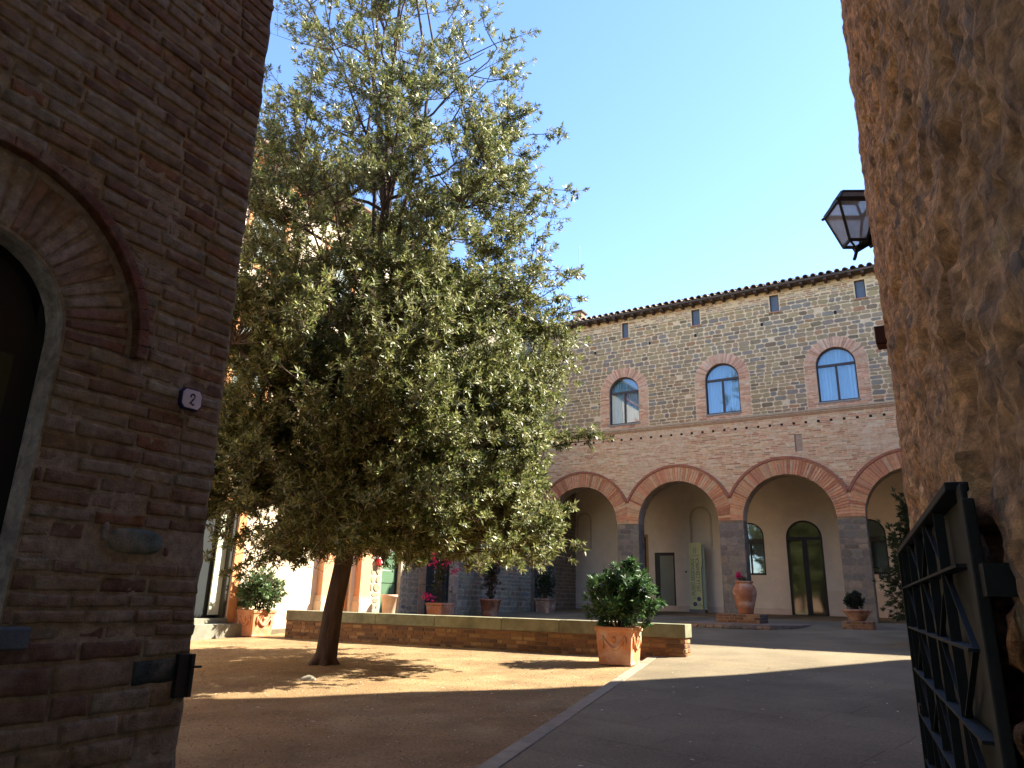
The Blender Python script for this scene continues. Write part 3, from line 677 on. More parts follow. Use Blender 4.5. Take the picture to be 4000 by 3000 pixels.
# small red alarm box
ab = MB(); ab.box((15.98, .03, 2.18), (16.14, .14, 2.36), (.55, .02, .03), lambda x, y, z: LF(x, z, y)); ab.box((15.97, .028, 2.36), (16.15, .15, 2.42), (.8, .78, .78), lambda x, y, z: LF(x, z, y)); ab.box((16.02, .03, 2.43), (16.13, .11, 2.56), (.65, .15, .17), lambda x, y, z: LF(x, z, y)); ab.box((16.05, .141, 2.24), (16.11, .144, 2.32), (.85, .8, .8), lambda x, y, z: LF(x, z, y))
tag(ab.build('alarm_box', 'paint', bevel=.006), 'small red and white alarm box on the wall left of the green arched door', 'alarm box')

# ------------------------------------------------------------------ near brick wall (left)
WD = Vector((-.0540, .99854, 0)); WO = Vector((-3.27, 2.44, 0)); WN = Vector((.99854, .0540, 0))
def NF(a, b, c):   # the old wall leans back a little towards its corner
    k_ = min(1, max(0, (a+.6)/.6))
    if a > -.14: a += (a+.14)/.14*(.014*noise.noise(Vector((b*7, 3, 1)))+.008*noise.noise(Vector((b*19, 5, 2))))
    return tuple(WO+WD*(a-(.040+.018*b)*k_)+WN*c+Vector((0, 0, b)))
nb = thing('brick_house', 'dark old brick house wall at the left edge with an arched doorway', 'building', (-3.3, 1.5, 0))
MORT = (.36, .295, .20)
def patch(mb, mp, nx, ny, hh, col, rough, seed, corner=False):
    b = len(mb.v)
    for j in range(ny+1):
        for i in range(nx+1):
            a, c = i/nx, j/ny
            ai = (0, .022, .09)[i] if i < 3 else ((1, .978, .91)[nx-i] if nx-i < 3 else .12+.76*(i-2)/(nx-4))
            ci = (0, .07, .24, .76, .93, 1)[j] if ny == 5 else c
            u, v = mp(ai, ci)
            nz = noise.noise(Vector((u*9, v*9, seed)))
            nz2 = noise.noise(Vector((u*32, v*32, seed+5)))
            ea = min(a, 1-a)*nx; ec = min(c, 1-c)*ny
            if corner and a > .5: ea = 9
            e = 0 if (ea < .5 or ec < .5) else (.93 if (ea < 1.5 or ec < 1.5) else 1)
            wv = -.018+(.018+hh)*e+(nz*rough+nz2*rough*.7)*(1 if e else .3)-(.012*max(0, nz2-.25)/.4 if e else 0)
            u += noise.noise(Vector((u*14, v*14, seed+9)))*.006; v += noise.noise(Vector((u*11+7, v*14, seed+3)))*.005
            mb.v.append(NF(u, v, wv))
    for j in range(ny):
        for i in range(nx):
            f = [b+j*(nx+1)+i, b+j*(nx+1)+i+1, b+(j+1)*(nx+1)+i+1, b+(j+1)*(nx+1)+i]
            mb.f.append(tuple(f)); mb.c.append(col)
NP = [(4, (.225, .135, .08)), (4, (.26, .18, .11)), (3, (.18, .105, .066)), (4, (.28, .215, .14)), (3, (.30, .25, .175)), (1.5, (.24, .165, .09)), (1, (.26, .125, .065)), (.12, (.13, .145, .115))]
NOP = [dict(a=-1.705, b=-.955, lo=0, sp=2.40, arch=True)]
nw = MB()
# mortar bed, gently uneven
W0, W1, V0, V1 = -3.4, .004, -.3, 9.6
def inop(u, v, m):
    c = -1.33; r = .375+m
    return abs(u-c) < r and (v < 2.40 or (u-c)**2+(v-2.4)**2 < r*r)
mb_ = MB()
wall(mb_, NF, W0, -.2, V0, V1, NOP, MORT, .13, -.0035, (.72, .67, .58))
for i_ in range(160): wall(mb_, NF, -.2, W1, V0+i_*(V1-V0)/160, V0+(i_+1)*(V1-V0)/160, [], MORT, .13, -.0035)
part(mb_, 'mortar_bed', 'old_brick', nb)
rv = MB(); 
v = .0; seed = 0
while v < V1:
    low = v < 1.12
    chh = (random.uniform(.085, .125) if low else .070*random.uniform(.9, 1.12)); u = W1-.002+random.uniform(-.006, .004)
    vm = v+chh/2
    while u > W0:
        L = random.choice((.27, .27, .25, .14, .30)) if not low else random.choice((.26, .32, .2, .38))
        L *= random.uniform(.88, 1.1); a, b = u-L, u
        g_ = random.uniform(.007, .013)
        first = b > W1
        # clip at the doorway and the voussoir ring
        lim = None
        c = -1.33
        if vm < 2.42: hw = .375
        elif (vm-2.42) < .735: hw = sqrt(.735**2-(vm-2.42)**2)
        else: hw = None
        if vm < 2.42 and vm > 2.40-.01: hw = .735
        if hw:
            if c-hw < b <= c+hw+.01:
                u = c-hw-.004; continue
            if b > c+hw > a: a = c+hw+.004
        big = (1.49 < vm < 1.655 and a < -.22 and b > -.62)
        if b-a > .03 and not big:
            seed += 1; col = pick(NP)
            if low and random.random() < .12: col = jc((.065, .08, .075), .15)
            hh = random.uniform(-.002, .011); sg = random.uniform(-.004, .004)
            mp_ = lambda s, t, a=a, b=b, v=v, g=g_, ch=chh, sg=sg: (a+g/2+(b-a-g)*s, v+g/2+(ch-g)*t+sg*(s-.5)*2)
            if b > -2.3: patch(nw, mp_, max(6, int((b-a)/.02)), 5, hh, col, .006, seed, corner=first)
            else: block(nw, NF, a+g_/2, b-g_/2, v+g_/2, v+chh-g_/2, hh, col, .004)
        u = a
    v += chh
# big greenish stone with smaller rubble round it
def blob(mb, cu, cv, ru, rv_, hh, col, seed, p=3.2):
    n, m = 26, 7; b = len(mb.v)
    for j in range(m+1):
        s = j/m
        for i in range(n):
            t = 2*pi*i/n; k = (abs(cos(t))**p+abs(sin(t))**p)**(-1/p)
            uu = cu+ru*k*cos(t)*s*(1+.06*noise.noise(Vector((cos(t)*2, sin(t)*2, seed)))); vv = cv+rv_*k*sin(t)*s
            mb.v.append(NF(uu, vv, (-.02 if j == m else hh*(1-s**5))+.004*noise.noise(Vector((uu*20, vv*20, seed)))))
    for j in range(m):
        for i in range(n): mb.f.append((b+j*n+i, b+j*n+(i+1) % n, b+(j+1)*n+(i+1) % n, b+(j+1)*n+i)[::-1]); mb.c.append(col)
blob(nw, -.42, 1.565, .165, .062, .022, (.13, .165, .135), 3)
for (cu, cv, ru, rv_, col) in ((-.60, 1.60, .018, .05, (.3, .25, .2)), (-.235, 1.53, .012, .025, (.25, .12, .08))): blob(nw, cu, cv, ru, rv_, .012, col, cu)
part(nw, 'brick_facing', 'old_brick', nb, smooth=True)
vo = MB(); nV = 27
for i in range(nV):
    t0 = pi*i/nV-.01; t1 = pi*(i+1)/nV-.01; seed += 1; col = pick([(4, (.28, .17, .125)), (3, (.33, .24, .18)), (4, (.39, .33, .27)), (2, (.23, .13, .10))])
    gg = .012; tw = random.uniform(-.015, .015)
    mp_ = lambda s, t, t0=t0, t1=t1, tw=tw: (-1.33+(.385+.285*s)*cos(t0+gg+(t1-t0-2*gg)*t+tw*s), 2.40+(.385+.285*s)*sin(t0+gg+(t1-t0-2*gg)*t+tw*s))
    patch(vo, mp_, 14, 5, random.uniform(.002, .012), col, .006, seed)
part(vo, 'door_arch', 'old_brick', nb, smooth=True)
vb = MB(); vb.prism([(-1.33+.70*cos(pi*t/24), 2.40+.70*sin(pi*t/24)) for t in range(25)]+[(-1.33+.378*cos(pi*t/24), 2.40+.378*sin(pi*t/24)) for t in range(24, -1, -1)], -.02, -.003, NF, (.37, .32, .255), back=False)
part(vb, 'arch_mortar', 'old_brick', nb)
mo = MB(); pts = [(-.61, 2.40), (-.61, 2.46)]+[(-1.33+.72*cos(t), 2.44+.70*sin(t)) for t in [i*pi/22 for i in range(1, 22)]]+[(-2.05, 2.40)]
for a, b in zip(pts, pts[1:]): mo.bar(NF(a[0], a[1], .022), NF(b[0], b[1], .022), .052, .062, jc((.20, .085, .05), .15), ref=tuple(WN))
part(mo, 'arch_moulding', 'old_brick', nb, bevel=.006)
dr = MB()
dr.prism([(-1.66, 0), (-1.0, 0), (-1.0, 2.40)]+[(-1.33+.33*cos(pi*t/16), 2.40+.33*sin(pi*t/16)) for t in range(1, 16)]+[(-1.66, 2.40)], -.17, -.135, NF, (.01, .011, .011))
dr.prism([(-1.72, 0), (-1.66, 0), (-1.66, 2.9), (-1.72, 2.9)], -.14, -.125, NF, (.01, .011, .011)); dr.prism([(-1.0, 0), (-.94, 0), (-.94, 2.9), (-1.0, 2.9)], -.18, -.136, NF, (.01, .011, .011))
dn = part(dr, 'door', 'paint', nb)
dg = MB(); dg.prism([(-1.60, .9), (-1.06, .9), (-1.06, 2.3), (-1.60, 2.3)], -.133, -.130, NF, (.035, .04, .015)); pl(dg.build('door_pane', 'paint'), dn)
cr = MB(); cr.box((-3.38, -7.9, -.2), (-.05, -.25, 9.5), (.02, .02, .02), lambda x, y, z: NF(x, z, y)); part(cr, 'core', 'plaster', nb)
ret = MB(); ret.add([NF(-.009, -.3, -.006), NF(-.009, -.3, -8), NF(-.009, 9.6, -8), NF(-.009, 9.6, -.006)], [(0, 1, 2, 3)], (.33, .2, .14))
ret.add([NF(-3.4, -.3, -.006), NF(-3.4, -.3, -8), NF(-3.4, 9.6, -8), NF(-3.4, 9.6, -.006)], [(3, 2, 1, 0)], (.33, .2, .14)); ret.add([NF(-3.4, 9.6, -.006), NF(-.031, 9.6, -.006), NF(-.031, 9.6, -8), NF(-3.4, 9.6, -8)], [(0, 1, 2, 3)], (.33, .2, .14))
RF_ = lambda a, b, c: NF(-.009+c, b, -a)
courses(ret, RF_, .03, 2.2, 0, 9.5, .07, .27, NP, (), 0, .014, .006, .004)
part(ret, 'return_wall', 'old_brick', nb)
ls = MB(); ls.box((-1.10, .0, 1.115), (-.86, .06, 1.20), (.10, .12, .13), lambda x, y, z: NF(x, z, y)); part(ls, 'stone_ledge', 'masonry', nb, bevel=.01)

# number plaque
nq = thing('number_plaque', 'small white enamel plaque with blue border and the number 2', 'sign', NF(-.26, 2.28, .03))
oc = lambda a, b, k: [(-a+k, -b), (a-k, -b), (a, -b+k), (a, b-k), (a-k, b), (-a+k, b), (-a, b-k), (-a, -b+k)]
rot = radians(1)
def onplate(poly): return [(-.243+u*cos(rot)-v*sin(rot), 2.283+u*sin(rot)+v*cos(rot)) for u, v in poly]
m = MB(); m.prism(onplate(oc(.070, .054, .022)), .01, .034, NF, (.03, .02, .09)); part(m, 'border', 'paint', nq)
m = MB(); m.prism(onplate(oc(.063, .047, .019)), .034, .038, NF, (.74, .70, .78)); part(m, 'plate', 'paint', nq)
def text(txt, size, mat, par, name, M_, ext=.001, shear=0, spacing=1, align='CENTER', sx=1):
    cu = bpy.data.curves.new('t', 'FONT'); cu.body = txt; cu.size = size; cu.extrude = ext; cu.shear = shear; cu.align_x = align; cu.align_y = 'CENTER'; cu.space_character = spacing
    to = bpy.data.objects.new('t', cu); COL.objects.link(to)
    dg_ = bpy.context.evaluated_depsgraph_get(); me = bpy.data.meshes.new_from_object(to.evaluated_get(dg_))
    bpy.data.objects.remove(to)
    me.transform(M_ @ Matrix.Diagonal((sx, 1, 1, 1))); me.materials.clear(); me.materials.append(mat); me.name = name
    o = bpy.data.objects.new(name, me); COL.objects.link(o); return pl(o, par)
def basis(o, u, v):
    u = Vector(u).normalized(); v = Vector(v).normalized(); n = u.cross(v); m_ = Matrix.Identity(4)
    for i in range(3): m_[i][0] = u[i]; m_[i][1] = v[i]; m_[i][2] = n[i]; m_[i][3] = o[i]
    return m_
INK = pmat('ink', (.012, .008, .035), rough=.5, bump=0, var=.05)
INK2 = pmat('grey_ink', (.10, .10, .085), rough=.7, bump=0, var=.05)
# a drawn italic 2: swept stroke
m = MB()
def stroke(pts, ws, w0=.038, w1=.0405):
    L = []; R = []
    for i, (x, y) in enumerate(pts):
        a = pts[max(0, i-1)]; b = pts[min(len(pts)-1, i+1)]; dx, dy = b[0]-a[0], b[1]-a[1]; q = hypot(dx, dy) or 1
        L.append((x-dy/q*ws[i]/2, y+dx/q*ws[i]/2)); R.append((x+dy/q*ws[i]/2, y-dx/q*ws[i]/2))
    for i in range(len(pts)-1): m.prism([onplate([L[i]])[0], onplate([R[i]])[0], onplate([R[i+1]])[0], onplate([L[i+1]])[0]], w0, w1, NF, (.02, .01, .05))
P2 = []; W2 = []
for i in range(15):
    t = radians(215-i*17.5); P2.append((.002+.0135*cos(t), .0135+.0115*sin(t))); W2.append(.004+.0035*sin(pi*i/14))
P2 += [(.006, -.002), (-.003, -.012), (-.013, -.022), (-.017, -.027)]; W2 += [.0075, .006, .004, .003]
stroke(P2, W2)
stroke([(-.016, -.026), (-.009, -.021), (-.001, -.025), (.006, -.030), (.013, -.029), (.017, -.024)], [.003, .005, .007, .008, .006, .003])
pl(m.build('numeral', INK), nq)

# gate keeper box on the corner
lb = thing('latch_box', 'black metal gate latch box with a bolt on the brick corner', 'latch', NF(-.03, .96, 0))
m = MB(); m.box((-.085, .0, .865), (-.004, .028, 1.06), (.01, .01, .01), lambda x, y, z: NF(x, z, y)); m.box((-.012, -.03, .865), (.012, .036, 1.06), (.01, .01, .01), lambda x, y, z: NF(x, z, y)); part(m, 'box', 'black_metal', lb, bevel=.003)
m = MB(); m.tube([NF(-.01, 1.0, .03), NF(.02, 1.003, .075)], .0055, 8); part(m, 'bolt', 'black_metal', lb, smooth=True)

# ------------------------------------------------------------------ right rough wall
rw = thing('stone_house', 'tall rough orange brown stone house rising along the right edge', 'building', (.3, 3, 0))
FP = [(.62, -2.5), (.32, 0), (.20, 1.2), (.128, 1.75), (-.192, 4.62), (-.203, 4.72), (-.195, 4.80), (-.13, 6.4), (.3, 7.6), (2.0, 9.0)]
seg = []
for a, b in zip(FP, FP[1:]):
    L = hypot(b[0]-a[0], b[1]-a[1]); n = max(1, int(L/.02)) if a[1] < 6 and a[1] >= -.1 and L < 4 else max(1, int(L/.3))
    for i in range(n): seg.append((a[0]+(b[0]-a[0])*i/n, a[1]+(b[1]-a[1])*i/n))
seg.append(FP[-1])
rm = MB(); zs = []; z = -.3
while z < 11.2: zs.append(z); z += .026 if z < 6.5 else .2
def rough(x, y, z):
    v = Vector((x*1.0, y*3.0, z*2.6))
    d = .030*noise.noise(v)+.022*noise.noise(v*2.7+Vector((3, 1, 5)))+.016*noise.noise(v*6)+.010*noise.noise(v*13)
    c = noise.noise(Vector((y*4.2, z*5.5, 9.1)))
    if c > .32: d -= (c-.32)*.16     # open joints and broken stones
    c2 = noise.noise(Vector((y*7+5, z*11, 2.1)))
    if c2 > .4: d -= (c2-.4)*.10
    c3 = noise.noise(Vector((y*15+2, z*17, 5.1)))
    if c3 > .28: d -= (c3-.28)*.085
    c4 = noise.noise(Vector((y*30, z*34, 1.7))); d += .006*c4
    if 2.12 < y < 2.36 and z < 2.3+.1*noise.noise(Vector((y*9, 1, 2))): d -= .05
    return d
W_ = len(seg)
cols = {}
for z in zs:
    for i, (x, y) in enumerate(seg):
        a = seg[max(0, i-1)]; b = seg[min(W_-1, i+1)]; dx, dy = b[0]-a[0], b[1]-a[1]; q = hypot(dx, dy); nx, ny = -dy/q, dx/q
        d = rough(x, y, z); dd = d*(.55 if 4.3 < y < 5.2 else 1); rm.v.append((x+nx*dd, y+ny*dd, z))
RP = [(.62, .34, .15), (.56, .32, .165), (.48, .32, .19), (.66, .40, .18), (.27, .195, .14), (.68, .46, .24)]
for j in range(len(zs)-1):
    for i in range(W_-1):
        b = j*W_+i; rm.f.append((b, b+W_, b+W_+1, b+1))
        x, y = seg[i]; z = zs[j]
        t = noise.noise(Vector((y*2.2, z*2.6, 4)))*.5+.5; t2 = noise.noise(Vector((y*6, z*8, 14)))
        c = Vector(RP[0]).lerp(Vector(RP[1]), min(1, max(0, t*1.3)))
        if t2 > .28: c = c.lerp(Vector(RP[4]), min(1, (t2-.28)*4))
        if t2 < -.33: c = c.lerp(Vector(RP[5]), min(1, (-.33-t2)*3))
        k_ = 1+.28*noise.noise(Vector((y*14, z*12, 3)))+.25*noise.noise(Vector((y*5, z*3.2, 8)))+random.uniform(-.12, .12)+.3*noise.noise(Vector((y*28, z*30, 6))); rm.c.append(tuple(c*k_))
MT['rough_stone'] = pmat('rough_stone', attr=True, rough=.95, var=.65, scale=24, bump=1.0, bscale=60, bdist=.02, tint=(.24, .155, .10), blot=7)
part(rm, 'wall', 'rough_stone', rw, smooth=True)
bk = MB(); bk.prism([(x+.05, -y) for x, y in [(.75, -2.5), (.5, 0), (.3, 1.75), (0, 4.6), (.05, 6.2), (.5, 7.4), (2, 8.9), (12, 8.9), (12, -2.5)]], 0, 1, lambda a, b, c: (a, -b, -.2+c*11.3), (.3, .2, .13))
part(bk, 'core', 'plaster', rw)
# projecting tile stub on the wall far edge
m = MB(); m.box((-.262, 4.76, 2.93), (-.14, 4.86, 3.045), (.07, .022, .012)); m.box((-.257, 4.77, 2.912), (-.15, 4.85, 2.929), (.13, .04, .02))
tag(m.build('wooden_beam_end', 'wood', bevel=.006), 'short dark red brown beam end jutting from the rough wall above the gate', 'beam')

# ------------------------------------------------------------------ street lantern
ln = thing('wall_lantern', 'black four sided wall lantern with frosted glass on an iron bracket', 'street lamp', (-.40, 5.45, 4.1))
cxl, cyl, z0, z1 = -.350, 5.42, 3.95, 4.245; hb, ht = .062, .140
ang = radians(28)
def LQ(s, z, k=0): 
    return [(cxl+s*sqrt(2)*cos(ang+pi/4+i*pi/2), cyl+s*sqrt(2)*sin(ang+pi/4+i*pi/2), z) for i in range(4)]
A, B, Cc = LQ(hb, z0), LQ(ht, z1), LQ(.085, z1+.095)
m = MB()
for i in range(4):
    m.bar(A[i], B[i], .016, .016); m.bar(A[i], A[(i+1) % 4], .016, .02); m.bar(B[i], B[(i+1) % 4], .022, .03); m.bar(B[i], Cc[i], .016, .016); m.bar(Cc[i], Cc[(i+1) % 4], .018, .018)
    o1 = Vector(B[i]); c0 = Vector((cxl, cyl, z1)); m.bar(tuple(c0+(o1-c0)*1.0), tuple(c0+(o1-c0)*1.13-Vector((0, 0, .01))), .018, .014)
    m.bar(A[i], (cxl, cyl, z0-.03), .012, .012)
D4 = LQ(.085, z1+.104); m.add(D4+[(x, y, z1+.120) for x, y, z in LQ(.06, 0)], [(0, 1, 5, 4), (1, 2, 6, 5), (2, 3, 7, 6), (3, 0, 4, 7), (4, 5, 6, 7), (3, 2, 1, 0)])
fo = part(m, 'lantern_frame', 'black_metal', ln)
for i in range(4):
    m = MB(); a, b, c, d = [Vector(p_) for p_ in (A[i], A[(i+1) % 4], B[(i+1) % 4], B[i])]; ce = (a+b+c+d)/4; nn = (b-a).cross(d-a).normalized()*.002
    P = [ce+(p_-ce)*.95 for p_ in (a, b, c, d)]; m.add([p_+nn for p_ in P]+[p_-nn for p_ in P], [(0, 1, 2, 3), (7, 6, 5, 4)]); part(m, 'pane', 'lamp_glass', ln)
m = MB()
for i in range(4):
    a, b, c, d = [Vector(p_) for p_ in (B[i], B[(i+1) % 4], Cc[(i+1) % 4], Cc[i])]; ce = (a+b+c+d)/4; m.add([ce+(p_-ce)*.93 for p_ in (a, b, c, d)], [(0, 1, 2, 3)])
part(m, 'top_glass', 'lamp_glass', ln)
m = MB()
m.tube([(cxl, cyl, z0-.03), (cxl, cyl, z0-.075), (cxl-.01, cyl-.02, z0-.12), (cxl-.015, cyl-.035, z0-.14)], .013, 8)
m.bar((cxl, cyl, z0-.05), (-.14, 5.62, z0+.14), .05, .05); m.bar((cxl+.10, cyl+.05, z0+.02), (-.17, 5.55, z0+.12), .085, .10); m.tube([(cxl+.15, cyl+.12, z0-.0), (-.13, 5.62, z0-.14)], .009, 6); m.tube([(-.17, 5.5, z0+.30), (-.12, 5.5, z0+.24), (-.17, 5.52, z0+.1)], .006, 6)
part(m, 'bracket', 'black_metal', ln)

# ------------------------------------------------------------------ gate
gt = thing('iron_gate', 'open black iron gate of bars with diagonals hung along the right wall', 'gate', (.05, 1.85, .1))
GD = Vector((-.1117, .99374, 0)); GN = Vector((-.99374, -.1117, 0)); GO = Vector((.2484, .0279, 0))
GF = lambda s, z, c=0: tuple(GO+GD*s+GN*c+Vector((0, 0, z)))
def gb(mb, s0, s1, z0, z1, w0, w1): mb.box((s0, w0, z0), (s1, w1, z1), (.02, .02, .02), lambda x, y, z: GF(x, z, y))
BS = [2.13, 2.52, 2.92, 3.33, 3.80, 4.28]; RS = [.22, .43, .64, .85, 1.06, 1.26, 1.455]
m = MB(); gb(m, 2.05, 4.45, 1.63, 1.652, -.028, .024); gb(m, 4.42, 4.45, .12, 1.63, -.028, .024); gb(m, 2.05, 4.42, .12, .16, -.026, .022)
part(m, 'frame', 'gate_metal', gt, bevel=.003)
m = MB(); gb(m, 2.1, 4.42, .162, 1.628, -.027, -.0235); part(m, 'backing_sheet', 'gate_metal', gt)
for s in BS[1:]:
    m = MB(); gb(m, s-.006, s+.006, .16, 1.63, -.014, .014); part(m, 'upright', 'gate_metal', gt)
for i, z in enumerate(RS):
    m = MB(); gb(m, 2.1, 4.42, z-.004, z+.004, -.018, .02); part(m, 'crossbar', 'gate_metal', gt)
for i in range(len(BS)-1):
    zz = [.16]+RS+[1.63]
    for j in range(0, len(zz)-1, 1):
        a, b = (BS[i], BS[i+1]) if (i+j) % 2 == 0 else (BS[i+1], BS[i])
        if (i*3+j) % 4 != 3: m = MB(); m.bar(GF(a, zz[j]), GF(b, zz[j+1]), .006, .014, ref=tuple(GN)); part(m, 'brace', 'gate_metal', gt)
m = MB(); gb(m, 1.985, 2.07, .05, 1.64, -.014, .0); gb(m, 1.955, 1.983, .05, 1.60, -.022, .004); part(m, 'hinge_plate', 'gate_metal', gt, bevel=.004)
for z in (.35, 1.38):
    m = MB(); gb(m, 1.89, 1.954, z, z+.07, -.07, -.008); part(m, 'hinge', 'gate_metal', gt)
m = MB(); gb(m, 4.3, 4.5, .86, .90, -.02, .02); part(m, 'latch', 'gate_metal', gt)
# ------------------------------------------------------------------ unseen masses added out of frame to shade yard and alley
nh = thing('neighbour_shade_mass', 'unseen neighbouring house mass outlined to cast the shade across the yard', 'building', (8, 15, .5))
m = MB(); R9 = [(.75, 12.9), (1.4, 13.5), (2.8, 14.75), (3.65, 15.85), (4.55, 16.65), (5.28, 17.4), (6.54, 19.1), (8.2, 22.3), (14, 23), (20, 20), (20, 4), (3, 8.9)]  # unseen outline shaped so its roofline throws the shade edge over the yard
m.prism([(x, -y) for x, y in R9[::-1]], 0, 1, lambda a, b, c: (a, -b, .2+c*11.8), (.45, .32, .22)); part(m, 'wall', 'plaster', nh)
m = MB(); m.prism([(x, -y) for x, y in R9[::-1]], 0, 1, lambda a, b, c: (a, -b, 12.001+c*.06), (.2, .14, .1)); part(m, 'roof', 'roof_tile', nh)
rh = thing('alley_sky_block', 'unseen block added behind and above the viewer to darken the alley', 'building', (-1, -4, 0))  # added out of view to keep sky light off the near walls
m = MB(); m.box((-3.1, -9, -.5), (.6, -3.6, 9.0), (.3, .2, .14)); m.box((-3.15, -3.6, 4.7), (.75, .7, 9.0), (.25, .17, .12)); part(m, 'wall', 'plaster', rh)
m = MB(); m.box((-3.2, -9.2, 9.001), (.8, .8, 9.1), (.2, .14, .1)); part(m, 'roof', 'roof_tile', rh)

# ------------------------------------------------------------------ bench wall
bn = thing('low_wall', 'long low brick wall with thick grey stone coping behind the tree', 'wall', (-8.5, 12, .45))
B0, B1 = Vector((-12.95, 11.75, 0)), Vector((-4.05, 12.35, 0)); BDv = (B1-B0).normalized(); LBn = (B1-B0).length
BF = frame(tuple(B0), (BDv.x, BDv.y))
def bt(u): return 1.0+.013*u/LBn
m = MB(); m.box((0, -.40, .25), (LBn-.035, -.03, .79), (.22, .13, .075), lambda x, y, z: BF(x, z, y))
BB = [(4, (.25, .13, .055)), (3, (.19, .095, .045)), (2, (.30, .18, .08)), (2, (.13, .075, .045))]
courses(m, BF, 0, LBn-.035, .33, .785, .073, .26, BB, (), 0, .013, .012, .003, w=-.03)
E_ = frame(BF(LBn-.035, 0, -.03), (-BDv.y, BDv.x)); courses(m, E_, 0, .37, .33, .785, .073, .26, BB, (), 0, .013, .012, .003)
part(m, 'brickwork', 'masonry', bn)
m = MB(); u = 0
while u < LBn-.1:
    L = random.uniform(1.1, 1.5); u2 = min(u+L, LBn)
    if LBn-u2 < .5: u2 = LBn
    m.box((u+.003, -.44, .79+.0005), (u2-.003, .0, bt(u)+random.uniform(-.002, .002)), jc((.20, .19, .12), .08), lambda x, y, z: BF(x, z, y)); u = u2
part(m, 'coping', 'coping_stone', bn, bevel=.01)

# ------------------------------------------------------------------ foliage
def leafmesh(name, tips, dirs, nl, L, W, par, pal, th=(25, 85), back=.10, seed=1, droop=.15, mat='leaf', sizej=.3):
    r = np.random.default_rng(seed); N = len(tips); K = N*nl
    T = np.repeat(np.asarray(tips, float), nl, 0); D = np.repeat(np.asarray(dirs, float), nl, 0)
    D /= np.linalg.norm(D, axis=1)[:, None]
    ref = np.where(np.abs(D[:, 2:3]) < .9, [[0, 0, 1.]], [[1., 0, 0]]); a = np.cross(D, ref); a /= np.linalg.norm(a, axis=1)[:, None]; b = np.cross(D, a)
    k = np.tile(np.arange(nl), N); ph = k*2.4+np.repeat(r.random(N)*6.28, nl)+r.normal(0, .3, K)
    f = (k+.5)/nl; t = np.radians(th[0]+(th[1]-th[0])*f+r.normal(0, 10, K))
    R = a*np.cos(ph)[:, None]+b*np.sin(ph)[:, None]
    ld = D*np.cos(t)[:, None]+R*np.sin(t)[:, None]; ld[:, 2] -= droop*r.random(K); ld /= np.linalg.norm(ld, axis=1)[:, None]
    sd_ = np.cross(ld, D)+r.normal(0, .35, (K, 3)); sd_ -= ld*np.sum(sd_*ld, 1)[:, None]; sd_ /= np.linalg.norm(sd_, axis=1)[:, None]+1e-9
    nn = np.cross(sd_, ld)
    o = T-D*(back*f)[:, None]; Lk = L*(1+r.uniform(-sizej, sizej, K))[:, None]; Wk = W*(1+r.uniform(-.25, .25, K))[:, None]
    V = np.empty((K, 4, 3)); V[:, 0] = o; V[:, 1] = o+ld*Lk*.5+sd_*Wk*.5+nn*Wk*.18; V[:, 2] = o+ld*Lk-nn*Lk*.05; V[:, 3] = o+ld*Lk*.5-sd_*Wk*.5+nn*Wk*.18
    me = bpy.data.meshes.new(name); me.vertices.add(K*4); me.vertices.foreach_set('co', V.ravel().astype(np.float32))
    me.loops.add(K*4); me.loops.foreach_set('vertex_index', np.arange(K*4, dtype=np.int32)); me.polygons.add(K)
    me.polygons.foreach_set('loop_start', np.arange(0, K*4, 4, dtype=np.int32)); me.polygons.foreach_set('loop_total', np.full(K, 4, dtype=np.int32))
    me.update(calc_edges=True)
    pal = np.array(pal); ci_ = r.integers(0, len(pal), K); c = pal[ci_]*(1+r.uniform(-.25, .25, (K, 1)))*np.repeat(1+r.uniform(-.18, .18, (N, 1)), nl, 0)
    ca = np.ones((K, 4)); ca[:, :3] = np.clip(c, .003, 1); at = me.attributes.new('col', 'FLOAT_COLOR', 'CORNER'); at.data.foreach_set('color', np.repeat(ca, 4, 0).ravel().astype(np.float32))
    me.materials.append(MT[mat]); o_ = bpy.data.objects.new(name, me); COL.objects.link(o_); pl(o_, par); return o_

tree = thing('evergreen_tree', 'tall dense evergreen tree with a leaning bare trunk standing in the gravel', 'tree', (-8.5, 8.65, .3))
RT = np.array((cos(YAW), sin(YAW), 0)); HD = np.array((-sin(YAW), cos(YAW), 0))
def tp(lat, dep, z): return RT*lat+HD*dep+np.array((0, 0, z))
D0 = 11.9
def cprof(z):
    zz = [1.5, 1.85, 2.6, 3.6, 5, 7, 9, 11, 13, 14.5, 16.2]; rr = [2.3, 2.8, 2.9, 2.9, 3.1, 3.15, 2.95, 2.5, 2.1, 1.5, .3]; cc = [-2.3, -2.2, -2.2, -2.3, -2.3, -2.35, -2.4, -2.6, -2.85, -2.8, -2.8]
    return np.interp(z, zz, rr), np.interp(z, zz, cc)
trunkpts = [(-2.80, D0-.02, .15), (-2.775, D0-.02, .5), (-2.74, D0, 1.1), (-2.66, D0, 1.7), (-2.60, D0+.02, 2.3), (-2.52, D0+.02, 3.2), (-2.46, D0, 4.8), (-2.5, D0+.05, 6.5), (-2.45, D0, 8.5), (-2.55, D0, 10.5), (-2.5, D0, 13), (-2.6, D0, 15.5)]
trr = [.205, .165, .15, .142, .135, .125, .11, .09, .072, .05, .03, .012]
tk = MB(); tk.tube([tp(*q) for q in trunkpts], trr, 14, cap=False)
for i in range(6):
    a = i*1.05+.3; b0 = tp(-2.80, D0-.02, .52); e = b0+np.array((cos(a)*.30, sin(a)*.30, -.27)); tk.tube([b0, (b0+e)/2+np.array((0, 0, -.05)), e], [.10, .085, .03], 7, cap=False)
part(tk, 'trunk', 'bark', tree, smooth=True)
TPn = np.array([tp(*q) for q in trunkpts]); r = np.random.default_rng(11)
